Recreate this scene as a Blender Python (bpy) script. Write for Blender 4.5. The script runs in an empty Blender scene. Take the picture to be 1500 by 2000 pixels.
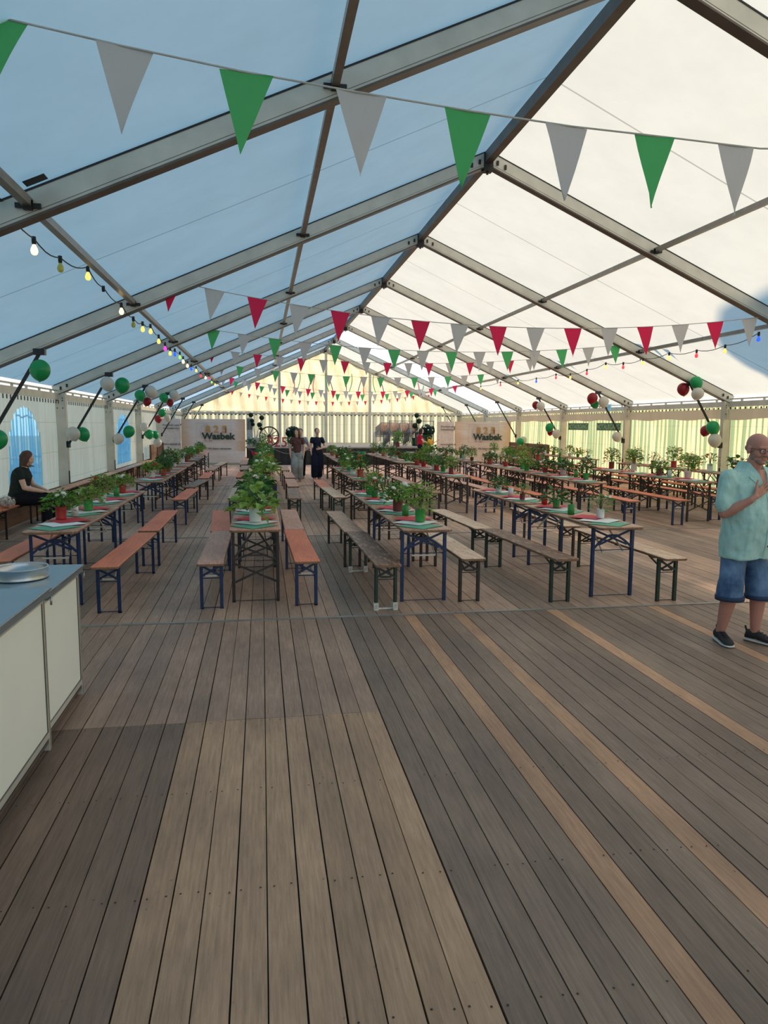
import bpy, math, random
from mathutils import Vector, Matrix, noise, Euler
C = bpy.context.scene.collection
SC = bpy.context.scene
PI = math.pi
R = math.radians

# ------------------------------------------------------------------ camera, world, sun, exposure
def setup_camera():
    f, yaw, pit, rol, H = 1425.86, 0.1655, 0.1184, 0.0059, 1.7991
    fw = Vector((math.sin(yaw)*math.cos(pit), math.cos(yaw)*math.cos(pit), -math.sin(pit)))
    r = Vector((math.cos(yaw), -math.sin(yaw), 0)); u = r.cross(fw)
    r2 = r*math.cos(rol)+u*math.sin(rol); u2 = -r*math.sin(rol)+u*math.cos(rol)
    cd = bpy.data.cameras.new('camera'); cd.sensor_fit = 'VERTICAL'; cd.sensor_height = 36; cd.lens = f/2000*36
    cd.clip_start = 0.05; cd.clip_end = 400
    co = bpy.data.objects.new('camera', cd); C.objects.link(co)
    m = Matrix(((r2.x, u2.x, -fw.x, 0), (r2.y, u2.y, -fw.y, 0), (r2.z, u2.z, -fw.z, H), (0, 0, 0, 1)))
    co.matrix_world = m
    SC.camera = co
setup_camera()
SC.view_settings.view_transform = 'Standard'; SC.view_settings.look = 'None'
SC.view_settings.gamma = 1; SC.view_settings.use_curve_mapping = False
SC.view_settings.exposure = 0.48
w = bpy.data.worlds.new('sky'); SC.world = w; w.use_nodes = True
wt = w.node_tree; wt.nodes.clear()
_o = wt.nodes.new('ShaderNodeOutputWorld'); _b = wt.nodes.new('ShaderNodeBackground')
_tc = wt.nodes.new('ShaderNodeTexCoord'); _sp = wt.nodes.new('ShaderNodeSeparateXYZ'); _cr = wt.nodes.new('ShaderNodeValToRGB')
wt.links.new(_tc.outputs['Generated'], _sp.inputs[0]); wt.links.new(_sp.outputs['Z'], _cr.inputs[0])
_cr.color_ramp.elements[0].position = 0.06; _cr.color_ramp.elements[0].color = (1.05, 1.0, 0.90, 1)
_e = _cr.color_ramp.elements.new(0.32); _e.color = (0.30, 0.58, 0.84, 1)
_cr.color_ramp.elements[-1].position = 0.8; _cr.color_ramp.elements[-1].color = (0.17, 0.47, 0.78, 1)
wt.links.new(_cr.outputs[0], _b.inputs[0]); _b.inputs[1].default_value = 0.95
wt.links.new(_b.outputs[0], _o.inputs[0])
sd = bpy.data.lights.new('sun', 'SUN'); sd.energy = 6.0; sd.angle = R(1.2); sd.color = (1.0, 0.75, 0.48)
so = bpy.data.objects.new('sun', sd); C.objects.link(so)
_sd = Vector((math.cos(R(18))*math.cos(R(32)), math.cos(R(18))*math.sin(R(32)), math.sin(R(18))))   # towards the sun
so.rotation_euler = _sd.to_track_quat('Z', 'Y').to_euler()
cy = SC.cycles
cy.use_denoising = True; cy.max_bounces = 7; cy.diffuse_bounces = 5; cy.glossy_bounces = 3
cy.transmission_bounces = 4; cy.transparent_max_bounces = 8; cy.sample_clamp_indirect = 8.0
cy.caustics_reflective = False; cy.caustics_refractive = False

# ------------------------------------------------------------------ materials
def nt(name):
    m = bpy.data.materials.new(name); m.use_nodes = True
    t = m.node_tree; b = t.nodes.get('Principled BSDF')
    return m, t, b
def N(t, typ, **k):
    n = t.nodes.new(typ)
    for a, v in k.items(): setattr(n, a, v)
    return n
def math_n(t, op, a, b=None, c=None):
    n = N(t, 'ShaderNodeMath', operation=op)
    for i, v in enumerate((a, b, c)):
        if v is None: continue
        if isinstance(v, (int, float)): n.inputs[i].default_value = v
        else: t.links.new(v, n.inputs[i])
    return n.outputs[0]
def ramp(t, src, stops):
    n = N(t, 'ShaderNodeValToRGB'); e = n.color_ramp.elements
    e[0].position, e[0].color = stops[0][0], (*stops[0][1], 1)
    e[1].position, e[1].color = stops[-1][0], (*stops[-1][1], 1)
    for p, c in stops[1:-1]:
        k = e.new(p); k.color = (*c, 1)
    t.links.new(src, n.inputs[0]); return n.outputs[0]
def mixc(t, fac, a, b, blend='MIX'):
    n = N(t, 'ShaderNodeMix', data_type='RGBA', blend_type=blend)
    for i, v in ((0, fac), (6, a), (7, b)):
        if isinstance(v, (int, float)): n.inputs[i].default_value = v
        elif isinstance(v, tuple): n.inputs[i].default_value = (*v, 1)
        else: t.links.new(v, n.inputs[i])
    return n.outputs[2]
def ntex(t, scale, mscale=(1, 1, 1), detail=3, rough=0.55, coord='Object'):
    tc = N(t, 'ShaderNodeTexCoord'); mp = N(t, 'ShaderNodeMapping'); mp.inputs['Scale'].default_value = mscale
    t.links.new(tc.outputs[coord], mp.inputs[0])
    n = N(t, 'ShaderNodeTexNoise'); n.inputs['Scale'].default_value = scale
    n.inputs['Detail'].default_value = detail; n.inputs['Roughness'].default_value = rough
    t.links.new(mp.outputs[0], n.inputs['Vector']); return n.outputs['Fac']
def bump(t, b, h, strength=0.3, dist=0.01):
    n = N(t, 'ShaderNodeBump'); n.inputs['Strength'].default_value = strength; n.inputs['Distance'].default_value = dist
    t.links.new(h, n.inputs['Height']); t.links.new(n.outputs[0], b.inputs['Normal']); return n.outputs[0]
def plain(name, c, rough=0.5, metal=0.0, var=0.12, scale=8, spec=0.5, bmp=0.0, bscale=40, mscale=(1, 1, 1), emit=None):
    m, t, b = nt(name)
    f = ntex(t, scale, mscale)
    c2 = tuple(max(0, x*(1-var)) for x in c); c1 = tuple(min(1, x*(1+var)) for x in c)
    t.links.new(ramp(t, f, [(0.3, c2), (0.7, c1)]), b.inputs['Base Color'])
    b.inputs['Roughness'].default_value = rough; b.inputs['Metallic'].default_value = metal
    b.inputs['Specular IOR Level'].default_value = spec
    if bmp: bump(t, b, ntex(t, bscale, mscale, 4), bmp, 0.01)
    if emit:
        b.inputs['Emission Color'].default_value = (*c, 1); b.inputs['Emission Strength'].default_value = emit
        m.cycles.emission_sampling = 'NONE'
    return m
def wood(name, ca, cb, rough=0.35, wear=None, coat=0.0):
    """board along local Y"""
    m, t, b = nt(name)
    g = ntex(t, 5, (9, 0.7, 3), 6, 0.65); g2 = ntex(t, 2.0, (2, 0.6, 1), 3)
    col = ramp(t, g, [(0.3, ca), (0.72, cb)])
    col = mixc(t, ramp(t, g2, [(0.35, (0, 0, 0)), (0.75, (0.5, 0.5, 0.5))]), col, tuple(x*0.6 for x in ca))
    if wear:
        wn = ntex(t, 5, (4, 1.0, 2), 8, 0.7)
        col = mixc(t, ramp(t, wn, [(0.50, (0, 0, 0)), (0.60, (0.85, 0.85, 0.85))]), col, wear)
    t.links.new(col, b.inputs['Base Color']); b.inputs['Roughness'].default_value = rough; b.inputs['Specular IOR Level'].default_value = 0.3
    if coat: b.inputs['Coat Weight'].default_value = coat; b.inputs['Coat Roughness'].default_value = 0.25
    bump(t, b, g, 0.25, 0.002)
    return m
def cloth(name, c, trans=0.45, bmp=0.3, stripes=None, rough=0.8, wr=2.5, c2=None, seam=None):
    """translucent tent fabric; stripes=(axis, period, colour, duty)"""
    m, t, b = nt(name); t.nodes.remove(b)
    out = t.nodes['Material Output']
    tc = N(t, 'ShaderNodeTexCoord'); sp = N(t, 'ShaderNodeSeparateXYZ'); t.links.new(tc.outputs['Object'], sp.inputs[0])
    dirt = ntex(t, 1.3, (1, 1, 1), 5, 0.6)
    col = ramp(t, dirt, [(0.3, c2 or tuple(x*0.93 for x in c)), (0.65, c)])
    if stripes:
        ax, per, sc_, duty = stripes
        s = math_n(t, 'FRACT', math_n(t, 'DIVIDE', sp.outputs[ax], per))
        s = math_n(t, 'LESS_THAN', s, duty)
        col = mixc(t, s, col, sc_)
    if seam:
        for ax, per, off, wd, k in seam:
            s = math_n(t, 'FRACT', math_n(t, 'DIVIDE', math_n(t, 'ADD', sp.outputs[ax], off), per))
            s = math_n(t, 'LESS_THAN', s, wd/per)
            s = math_n(t, 'MULTIPLY', s, k)
            col = mixc(t, s, col, (0.10, 0.10, 0.09))
    d = N(t, 'ShaderNodeBsdfDiffuse'); tr = N(t, 'ShaderNodeBsdfTranslucent'); mx = N(t, 'ShaderNodeMixShader')
    mx.inputs[0].default_value = trans
    t.links.new(col, d.inputs[0]); t.links.new(col, tr.inputs[0])
    t.links.new(d.outputs[0], mx.inputs[1]); t.links.new(tr.outputs[0], mx.inputs[2]); t.links.new(mx.outputs[0], out.inputs[0])
    if bmp:
        bn = N(t, 'ShaderNodeBump'); bn.inputs['Strength'].default_value = bmp; bn.inputs['Distance'].default_value = 0.06
        t.links.new(ntex(t, wr, (1, 1, 0.6), 3, 0.5), bn.inputs['Height'])
        t.links.new(bn.outputs[0], d.inputs['Normal']); t.links.new(bn.outputs[0], tr.inputs['Normal'])
    return m
def window_film(name, tint, clear=0.5):
    m, t, b = nt(name); t.nodes.remove(b); out = t.nodes['Material Output']
    tr = N(t, 'ShaderNodeBsdfTransparent'); tl = N(t, 'ShaderNodeBsdfTranslucent'); gl = N(t, 'ShaderNodeBsdfGlossy')
    gl.inputs['Roughness'].default_value = 0.25
    tr.inputs[0].default_value = (*tint, 1); tl.inputs[0].default_value = (*tint, 1)
    m1 = N(t, 'ShaderNodeMixShader'); m2 = N(t, 'ShaderNodeMixShader')
    f = ntex(t, 5, (1, 3, 0.5), 4)
    t.links.new(math_n(t, 'MULTIPLY', f, 2*(1-clear)), m1.inputs[0]); m2.inputs[0].default_value = 0.06
    t.links.new(tr.outputs[0], m1.inputs[1]); t.links.new(tl.outputs[0], m1.inputs[2])
    t.links.new(m1.outputs[0], m2.inputs[1]); t.links.new(gl.outputs[0], m2.inputs[2]); t.links.new(m2.outputs[0], out.inputs[0])
    return m
M = {}
M['pvc'] = cloth('pvc_roof', (0.86, 0.87, 0.82), 0.50, 0.12, seam=[('Y', 5.0, 0.815, 0.03, 0.45)], wr=0.8)
M['pvc_clear'] = window_film('pvc_roof_clear', (0.72, 0.80, 0.86), 0.35)
M['gable'] = cloth('gable_fabric', (0.98, 0.92, 0.70), 0.66, 0.9, c2=(0.90, 0.74, 0.50), wr=1.8, seam=[('X', 1.24, 0.1, 0.02, 0.4)])
M['curtain_l'] = cloth('curtain_cream', (1.0, 0.86, 0.68), 0.78, 0.5, stripes=('Y', 0.17, (0.91, 0.79, 0.62), 0.5), wr=3, seam=[('Z', 0.62, 0.05, 0.012, 0.25)])  # faint stripes at the fold spacing paint pleat shading into the colour
M['curtain_r'] = cloth('curtain_green_stripe', (0.88, 0.79, 0.60), 0.52, 0.5, stripes=('Y', 0.22, (0.28, 0.42, 0.28), 0.48), c2=(0.82, 0.66, 0.44), wr=3, seam=[('Z', 0.62, 0.05, 0.012, 0.25)])
M['curtain_e'] = cloth('curtain_end_stripe', (0.88, 0.84, 0.68), 0.50, 0.4, stripes=('X', 0.42, (0.40, 0.43, 0.34), 0.42), wr=3, seam=[('Z', 0.62, 0.05, 0.015, 0.3)])
M['valance'] = cloth('valance_cream', (0.74, 0.66, 0.58), 0.25, 0.4)
M['film'] = window_film('window_film_blue', (0.45, 0.80, 1.0), 0.6)
M['alu'] = plain('aluminium', (0.62, 0.60, 0.53), 0.42, 0.35, 0.10, 3, bmp=0.05)
M['alu_dark'] = plain('aluminium_dark', (0.13, 0.11, 0.095), 0.45, 0.3, 0.2, 3)
M['black'] = plain('black_plastic', (0.015, 0.015, 0.017), 0.5)
M['black_paint'] = plain('black_paint', (0.02, 0.022, 0.026), 0.4, 0.2)
M['steel'] = plain('steel', (0.50, 0.53, 0.54), 0.28, 0.9, 0.08, 2, mscale=(1, 6, 1))
M['steel_top'] = plain('counter_steel_top', (0.33, 0.43, 0.49), 0.32, 0.7, 0.06, 1.2)
M['panel_white'] = plain('white_counter_panel', (0.90, 0.93, 0.84), 0.35, 0, 0.02, 2)
M['blue'] = plain('blue_painted_steel', (0.010, 0.034, 0.11), 0.4, 0.1, 0.3)
M['brownleg'] = plain('brown_black_steel', (0.035, 0.028, 0.024), 0.45, 0.1, 0.35)
M['greenleg'] = plain('dark_green_steel', (0.020, 0.045, 0.035), 0.45, 0.1, 0.3)
M['white_paint'] = plain('chipped_white_paint', (0.62, 0.60, 0.54), 0.6, 0, 0.3, 30)
M['w_orange'] = wood('orange_varnished_board', (0.80, 0.17, 0.07), (0.98, 0.30, 0.15), 0.5)
M['w_pink'] = wood('worn_pinkish_board', (0.62, 0.27, 0.17), (0.85, 0.45, 0.31), 0.45, wear=(0.48, 0.24, 0.16))
M['w_brown'] = wood('worn_brown_board', (0.45, 0.23, 0.14), (0.72, 0.42, 0.27), 0.42, wear=(0.27, 0.14, 0.09))
M['w_dark'] = wood('dark_worn_board', (0.12, 0.055, 0.035), (0.26, 0.13, 0.08), 0.42, wear=(0.50, 0.30, 0.19))
M['w_pale'] = wood('pale_worn_board', (0.72, 0.47, 0.31), (0.95, 0.71, 0.52), 0.5, wear=(0.50, 0.29, 0.18))
M['w_edge'] = wood('board_wood_plain', (0.20, 0.11, 0.06), (0.34, 0.21, 0.13), 0.6)
M['w_wall'] = wood('wall_board', (0.16, 0.085, 0.05), (0.27, 0.16, 0.10), 0.6)
M['red'] = plain('red_paper', (0.72, 0.05, 0.07), 0.7, 0, 0.1)
M['white'] = plain('white_paper', (0.92, 0.92, 0.90), 0.7, 0, 0.05)
M['green'] = plain('green_paper', (0.14, 0.42, 0.27), 0.7, 0, 0.1)
M['pot_red'] = plain('red_pot', (0.40, 0.03, 0.03), 0.45, 0, 0.1)
M['pot_green'] = plain('green_pot', (0.03, 0.27, 0.05), 0.45, 0, 0.1)
M['pot_white'] = plain('white_pot', (0.66, 0.70, 0.68), 0.4, 0, 0.05)
M['pot_dark'] = plain('dark_red_pot', (0.17, 0.03, 0.025), 0.5, 0, 0.1)
M['soil'] = plain('soil', (0.03, 0.02, 0.015), 0.9)
M['ribbon'] = plain('ribbon', (0.5, 0.03, 0.04), 0.5)
def leafmat(name, a, b_):
    m, t, b = nt(name)
    oi = N(t, 'ShaderNodeObjectInfo')
    f = ntex(t, 14, (1, 1, 1), 2)
    col = ramp(t, f, [(0.32, a), (0.68, b_)])
    t.links.new(col, b.inputs['Base Color']); b.inputs['Roughness'].default_value = 0.5
    tr = N(t, 'ShaderNodeBsdfTranslucent'); mx = N(t, 'ShaderNodeMixShader'); mx.inputs[0].default_value = 0.3
    t.links.new(col, tr.inputs[0]); t.links.new(b.outputs[0], mx.inputs[1]); t.links.new(tr.outputs[0], mx.inputs[2])
    t.links.new(mx.outputs[0], t.nodes['Material Output'].inputs[0]); return m
M['leaf'] = leafmat('leaf_green', (0.06, 0.19, 0.025), (0.22, 0.46, 0.07))
M['leaf_d'] = leafmat('leaf_dark', (0.025, 0.10, 0.022), (0.09, 0.24, 0.05))
M['leaf_y'] = leafmat('leaf_yellowgreen', (0.14, 0.27, 0.04), (0.38, 0.55, 0.11))
M['stem'] = plain('stem', (0.08, 0.14, 0.04), 0.6)
M['fl_white'] = plain('white_blossom', (0.75, 0.76, 0.68), 0.7)
M['fl_red'] = plain('red_blossom', (0.42, 0.03, 0.025), 0.7)
M['fl_orange'] = plain('orange_blossom', (0.55, 0.12, 0.05), 0.7)
def thin(name, c, tr_=0.35):
    m = cloth(name, c, tr_, 0.15, wr=9); return m
M['pn_red'] = thin('pennant_red', (0.86, 0.045, 0.13), 0.5); M['pn_green'] = thin('pennant_green', (0.12, 0.56, 0.20), 0.5)
M['pn_white'] = thin('pennant_white', (0.66, 0.65, 0.65), 0.32); M['cord'] = plain('white_cord', (0.5, 0.5, 0.48), 0.8)
def ball(name, c):
    m, t, b = nt(name); b.inputs['Base Color'].default_value = (*c, 1); b.inputs['Roughness'].default_value = 0.3
    t.links.new(ramp(t, ntex(t, 3), [(0.3, tuple(x*0.94 for x in c)), (0.7, c)]), b.inputs['Base Color'])
    b.inputs['Subsurface Weight'].default_value = 0.0
    tr = N(t, 'ShaderNodeBsdfTranslucent'); mx = N(t, 'ShaderNodeMixShader'); mx.inputs[0].default_value = 0.25
    tr.inputs[0].default_value = (*c, 1)
    t.links.new(b.outputs[0], mx.inputs[1]); t.links.new(tr.outputs[0], mx.inputs[2]); t.links.new(mx.outputs[0], t.nodes['Material Output'].inputs[0])
    return m
M['b_G'] = ball('balloon_green', (0.012, 0.40, 0.13)); M['b_W'] = ball('balloon_white', (0.74, 0.72, 0.66)); M['b_R'] = ball('balloon_red', (0.36, 0.015, 0.03))

# ------------------------------------------------------------------ mesh builder
class MB:
    def __init__(s): s.v = []; s.f = []; s.m = []; s.sm = []
    def add(s, vs, fs, mi=0, smooth=False):
        o = len(s.v); s.v += [tuple(p) for p in vs]
        for f in fs: s.f.append(tuple(i+o for i in f)); s.m.append(mi); s.sm.append(smooth)
    def box(s, x0, x1, y0, y1, z0, z1, mi=0):
        s.add([(x0, y0, z0), (x1, y0, z0), (x1, y1, z0), (x0, y1, z0), (x0, y0, z1), (x1, y0, z1), (x1, y1, z1), (x0, y1, z1)],
              [(3, 2, 1, 0), (4, 5, 6, 7), (0, 1, 5, 4), (1, 2, 6, 5), (2, 3, 7, 6), (3, 0, 4, 7)], mi)
    def bar(s, p, q, w, h, up=(0, 0, 1), mi=0):
        p = Vector(p); q = Vector(q); d = (q-p).normalized(); up = Vector(up)
        if abs(d.dot(up)) > 0.99: up = Vector((0, 1, 0))
        a = d.cross(up).normalized()*w/2; b = a.cross(d).normalized()*h/2
        vs = [p-a-b, p+a-b, p+a+b, p-a+b, q-a-b, q+a-b, q+a+b, q-a+b]
        s.add(vs, [(0, 1, 2, 3), (7, 6, 5, 4), (1, 0, 4, 5), (2, 1, 5, 6), (3, 2, 6, 7), (0, 3, 7, 4)], mi)
    def tube(s, pts, r, n=8, mi=0, cap=True, smooth=True):
        pts = [Vector(p) for p in pts]; rs = r if isinstance(r, (list, tuple)) else [r]*len(pts)
        rings = []; prev = None
        for i, p in enumerate(pts):
            d = (pts[min(i+1, len(pts)-1)]-pts[max(i-1, 0)]).normalized()
            if prev is None:
                a = d.orthogonal().normalized()
            else:
                a = (prev-d*prev.dot(d))
                a = a.normalized() if a.length > 1e-6 else d.orthogonal().normalized()
            prev = a; b = d.cross(a)
            rings.append([p+(a*math.cos(2*PI*k/n)+b*math.sin(2*PI*k/n))*rs[i] for k in range(n)])
        vs = [v for rg in rings for v in rg]; fs = []
        for i in range(len(pts)-1):
            for k in range(n):
                fs.append((i*n+k, i*n+(k+1) % n, (i+1)*n+(k+1) % n, (i+1)*n+k))
        s.add(vs, fs, mi, smooth)
        if cap:
            o = len(s.v)-len(vs)
            s.f.append(tuple(o+k for k in range(n))[::-1]); s.m.append(mi); s.sm.append(False)
            e = o+(len(pts)-1)*n
            s.f.append(tuple(e+k for k in range(n))); s.m.append(mi); s.sm.append(False)
    def lathe(s, prof, n=24, c=(0, 0, 0), mi=0, smooth=True, ax='z'):
        vs = []; fs = []
        for r, z in prof:
            for k in range(n):
                a = 2*PI*k/n; x, y = r*math.cos(a), r*math.sin(a)
                vs.append((c[0]+x, c[1]+y, c[2]+z) if ax == 'z' else (c[0]+x, c[1]+z, c[2]+y))
        for i in range(len(prof)-1):
            for k in range(n): fs.append((i*n+k, i*n+(k+1) % n, (i+1)*n+(k+1) % n, (i+1)*n+k))
        s.add(vs, fs, mi, smooth)
    def sphere(s, c, r, seg=16, ring=10, mi=0, rot=None, smooth=True):
        rx, ry, rz = r if isinstance(r, (list, tuple)) else (r, r, r)
        c = Vector(c); vs = []; fs = []
        for i in range(1, ring):
            th = PI*i/ring
            for k in range(seg):
                a = 2*PI*k/seg
                p = Vector((rx*math.sin(th)*math.cos(a), ry*math.sin(th)*math.sin(a), rz*math.cos(th)))
                if rot: p = rot @ p
                vs.append(c+p)
        t = Vector((0, 0, rz)); t = rot @ t if rot else t
        vs.append(c+t); vs.append(c-t); T = len(vs)-2; B = T+1
        for i in range(ring-2):
            for k in range(seg): fs.append((i*seg+k, (i+1)*seg+k, (i+1)*seg+(k+1) % seg, i*seg+(k+1) % seg))
        for k in range(seg):
            fs.append((T, k, (k+1) % seg)); fs.append((B, (ring-2)*seg+(k+1) % seg, (ring-2)*seg+k))
        s.add(vs, fs, mi, smooth)
    def loft(s, rings, mi=0, smooth=True):
        """closed loft through rings of equal length"""
        n = len(rings[0]); vs = [Vector(p) for rg in rings for p in rg]; fs = []
        for i in range(len(rings)-1):
            for k in range(n): fs.append((i*n+k, i*n+(k+1) % n, (i+1)*n+(k+1) % n, (i+1)*n+k))
        fs.append(tuple(range(n))[::-1]); fs.append(tuple((len(rings)-1)*n+k for k in range(n)))
        s.add(vs, fs, mi, smooth)
    def prism(s, poly, z0, z1, mi=0):
        n = len(poly); vs = [(x, y, z0) for x, y in poly]+[(x, y, z1) for x, y in poly]
        fs = [tuple(range(n))[::-1], tuple(range(n, 2*n))]+[(k, (k+1) % n, n+(k+1) % n, n+k) for k in range(n)]
        s.add(vs, fs, mi)
    def mesh(s, name, mats):
        me = bpy.data.meshes.new(name); me.from_pydata(s.v, [], s.f)
        for m in (mats if isinstance(mats, (list, tuple)) else [mats]): me.materials.append(M[m] if isinstance(m, str) else m)
        me.polygons.foreach_set('material_index', s.m); me.polygons.foreach_set('use_smooth', s.sm)
        me.update(); return me
    def build(s, name, mats, parent=None, loc=None):
        return link(name, s.mesh(name, mats), parent, loc)
def link(name, me, parent=None, loc=None, rot=None):
    o = bpy.data.objects.new(name, me); C.objects.link(o)
    if parent: o.parent = parent
    if loc: o.location = loc
    if rot: o.rotation_euler = rot
    return o
def tag(o, label=None, cat=None, group=None, kind=None):
    if label: o['label'] = label
    if cat: o['category'] = cat
    if group: o['group'] = group
    if kind: o['kind'] = kind
    return o
def struct(o, label=None, cat=None):
    o['kind'] = 'structure'
    if label: o['label'] = label
    if cat: o['category'] = cat
    return o
def empty(name, loc=(0, 0, 0), rz=0.0, label=None, cat=None, group=None):
    o = bpy.data.objects.new(name, None); C.objects.link(o); o.location = loc; o.rotation_euler = (0, 0, rz)
    o.empty_display_size = 0.1
    return tag(o, label, cat, group)
KIDS = {}
def kid(o, parent):
    KIDS.setdefault(parent.name, []).append(o); return o
def copy_tree(o, parent=None):
    c = o.copy(); C.objects.link(c); c.parent = parent
    for ch in [x for x in o.children]: copy_tree(ch, c)
    return c
rnd = random.Random(7)

# ------------------------------------------------------------------ tent geometry
XL, XR, XC = -4.37, 11.55, 3.58
YF = [11.69+5*k for k in range(-3, 7)]          # frames, from behind the camera to the gable
def zt(x): return 6.09-0.4415*abs(x-XC)          # top of the rafters

# floor boards
def build_floor():
    m, t, b = nt('floor_boards')
    at = N(t, 'ShaderNodeAttribute', attribute_name='Col')
    g = ntex(t, 7, (10, 0.55, 1), 6, 0.7); g2 = ntex(t, 1.4, (1.4, 0.7, 1), 4, 0.6); g3 = ntex(t, 30, (1, 0.8, 1), 3)
    col = mixc(t, 1.0, at.outputs['Color'], ramp(t, g, [(0.28, (0.66, 0.64, 0.62)), (0.7, (1.12, 1.10, 1.08))]), 'MULTIPLY')
    col = mixc(t, 1.0, col, ramp(t, g2, [(0.30, (0.70, 0.70, 0.72)), (0.66, (1.1, 1.08, 1.05))]), 'MULTIPLY')
    col = mixc(t, ramp(t, g3, [(0.70, (0, 0, 0)), (0.78, (0.6, 0.6, 0.6))]), col, (0.05, 0.035, 0.028))
    t.links.new(col, b.inputs['Base Color']); b.inputs['Roughness'].default_value = 0.55
    b.inputs['Specular IOR Level'].default_value = 0.35
    bump(t, b, g, 0.35, 0.004)
    fb = MB(); cols = []
    rr = random.Random(3)
    W = 0.119
    segs = [-4.2, -1.0, 1.75, 6.68, 11.82, 16.82, 21.82, 26.8, 33.0]
    x_edge0 = 0.115
    k0 = int((XL-x_edge0)/W)-1; k1 = int((XR-x_edge0)/W)+1
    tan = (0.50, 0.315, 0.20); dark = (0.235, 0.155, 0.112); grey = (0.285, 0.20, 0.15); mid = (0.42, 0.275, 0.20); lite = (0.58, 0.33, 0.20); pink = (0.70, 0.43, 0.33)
    for si in range(len(segs)-1):
        ya, yb = segs[si]+0.004, segs[si+1]-0.004
        for k in range(k0, k1):
            x0 = x_edge0+k*W; x1 = x0+W; pi_ = math.floor(k/5)
            if x0 < XL-0.1 or x1 > XR+0.1: continue
            pr = random.Random(pi_*31+si*7).random(); br = rr.uniform(-0.14, 0.14)
            pieces = [(ya, yb)]
            if si == 2 and k < 5: pieces = [(ya, 4.38), (4.384, yb)]
            elif si < 5 and rr.random() < 0.25:
                c = rr.uniform(ya+1.2, yb-1.0); pieces = [(ya, c), (c+0.004, yb)]
            for pn, (a, b2) in enumerate(pieces):
                base = mid if pr < 0.4 else (grey if pr < 0.75 else tan)
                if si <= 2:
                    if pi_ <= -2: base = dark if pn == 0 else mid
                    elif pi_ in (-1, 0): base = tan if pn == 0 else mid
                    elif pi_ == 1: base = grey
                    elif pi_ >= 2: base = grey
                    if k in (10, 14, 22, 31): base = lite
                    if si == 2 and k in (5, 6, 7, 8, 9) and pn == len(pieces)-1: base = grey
                if si in (3, 4): base = tuple(v*1.28 for v in (mid if pr < 0.6 else grey))  # boards lightened in colour to stand in for missing light on the mid floor
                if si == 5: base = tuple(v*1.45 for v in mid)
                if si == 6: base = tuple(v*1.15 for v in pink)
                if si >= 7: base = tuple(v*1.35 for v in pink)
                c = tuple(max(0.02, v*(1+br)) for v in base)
                dz = rr.uniform(-0.0015, 0.0015); gp = 0.0028+rr.random()*0.0016
                if k % 5 == 0: gp += 0.0015
                sk = rr.uniform(-0.0008, 0.0008)
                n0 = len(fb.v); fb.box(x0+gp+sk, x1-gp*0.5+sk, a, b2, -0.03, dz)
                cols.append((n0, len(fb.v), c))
                # nail heads in pairs
    me = fb.mesh('floor', m)
    ca = me.color_attributes.new('Col', 'FLOAT_COLOR', 'POINT')
    for a, b2, c in cols:
        for i in range(a, b2): ca.data[i].color = (*c, 1)
    o = link('floor', me); struct(o)
    nb = MB()
    for si in range(1, 4):
        ys = [segs[si]+d for d in ((0.25, 0.95, 1.75, 2.6, 3.45, 4.3) if si == 2 else (0.3, 1.3, 2.3, 3.3, 4.4))]
        for yy in ys:
            for k in range(k0, k1):
                x0 = x_edge0+k*W
                if x0 < XL or x0 > 8 or yy > segs[si+1]: continue
                for q in (0.025, 0.095):
                    if rr.random() < 0.75:
                        cx, cy_ = x0+q+rr.uniform(-.006, .006), yy+rr.uniform(-.012, .012); r_ = 0.0045
                        nb.add([(cx+r_*math.cos(a*PI/3), cy_+r_*math.sin(a*PI/3), 0.0022) for a in range(6)], [(0, 1, 2, 3, 4, 5)])
    no = nb.build('floor_nail_heads', plain('rusty_nails', (0.03, 0.02, 0.016), 0.7), o)
    no['kind'] = 'stuff'
    under = MB(); under.box(XL-0.3, XR+0.3, -4.3, 41.9, -0.12, -0.032); struct(under.build('floor', 'black'))
    st = MB(); mats = ['alu']
    for i, y in enumerate(segs[3:7]):
        x = XL
        while x < XR:
            L = 3.1+0.4*((i*7) % 3); dy = 0.012*(1 if int(x*3) % 2 else -1)
            st = MB(); st.bar((x, y+dy, 0.004), (min(XR, x+L-0.02), y+dy*0.4, 0.004), 0.038, 0.007)
            struct(st.build('trim_1' if i == 0 else 'trim_2', plain('worn_alu_strip', (0.30, 0.29, 0.27), 0.5, 0.4) if i == 0 and x == XL else bpy.data.materials['worn_alu_strip']))
            x += L
build_floor()
# ground outside, its sandy colour picked to bounce warm light into the tent
g = MB(); g.add([(-80, -60, -0.15), (90, -60, -0.15), (90, 120, -0.15), (-80, 120, -0.15)], [(0, 1, 2, 3)])
struct(g.build('ground', plain('sandy_bounce_ground', (0.50, 0.41, 0.28), 0.9, 0, 0.15, 3)))

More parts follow.
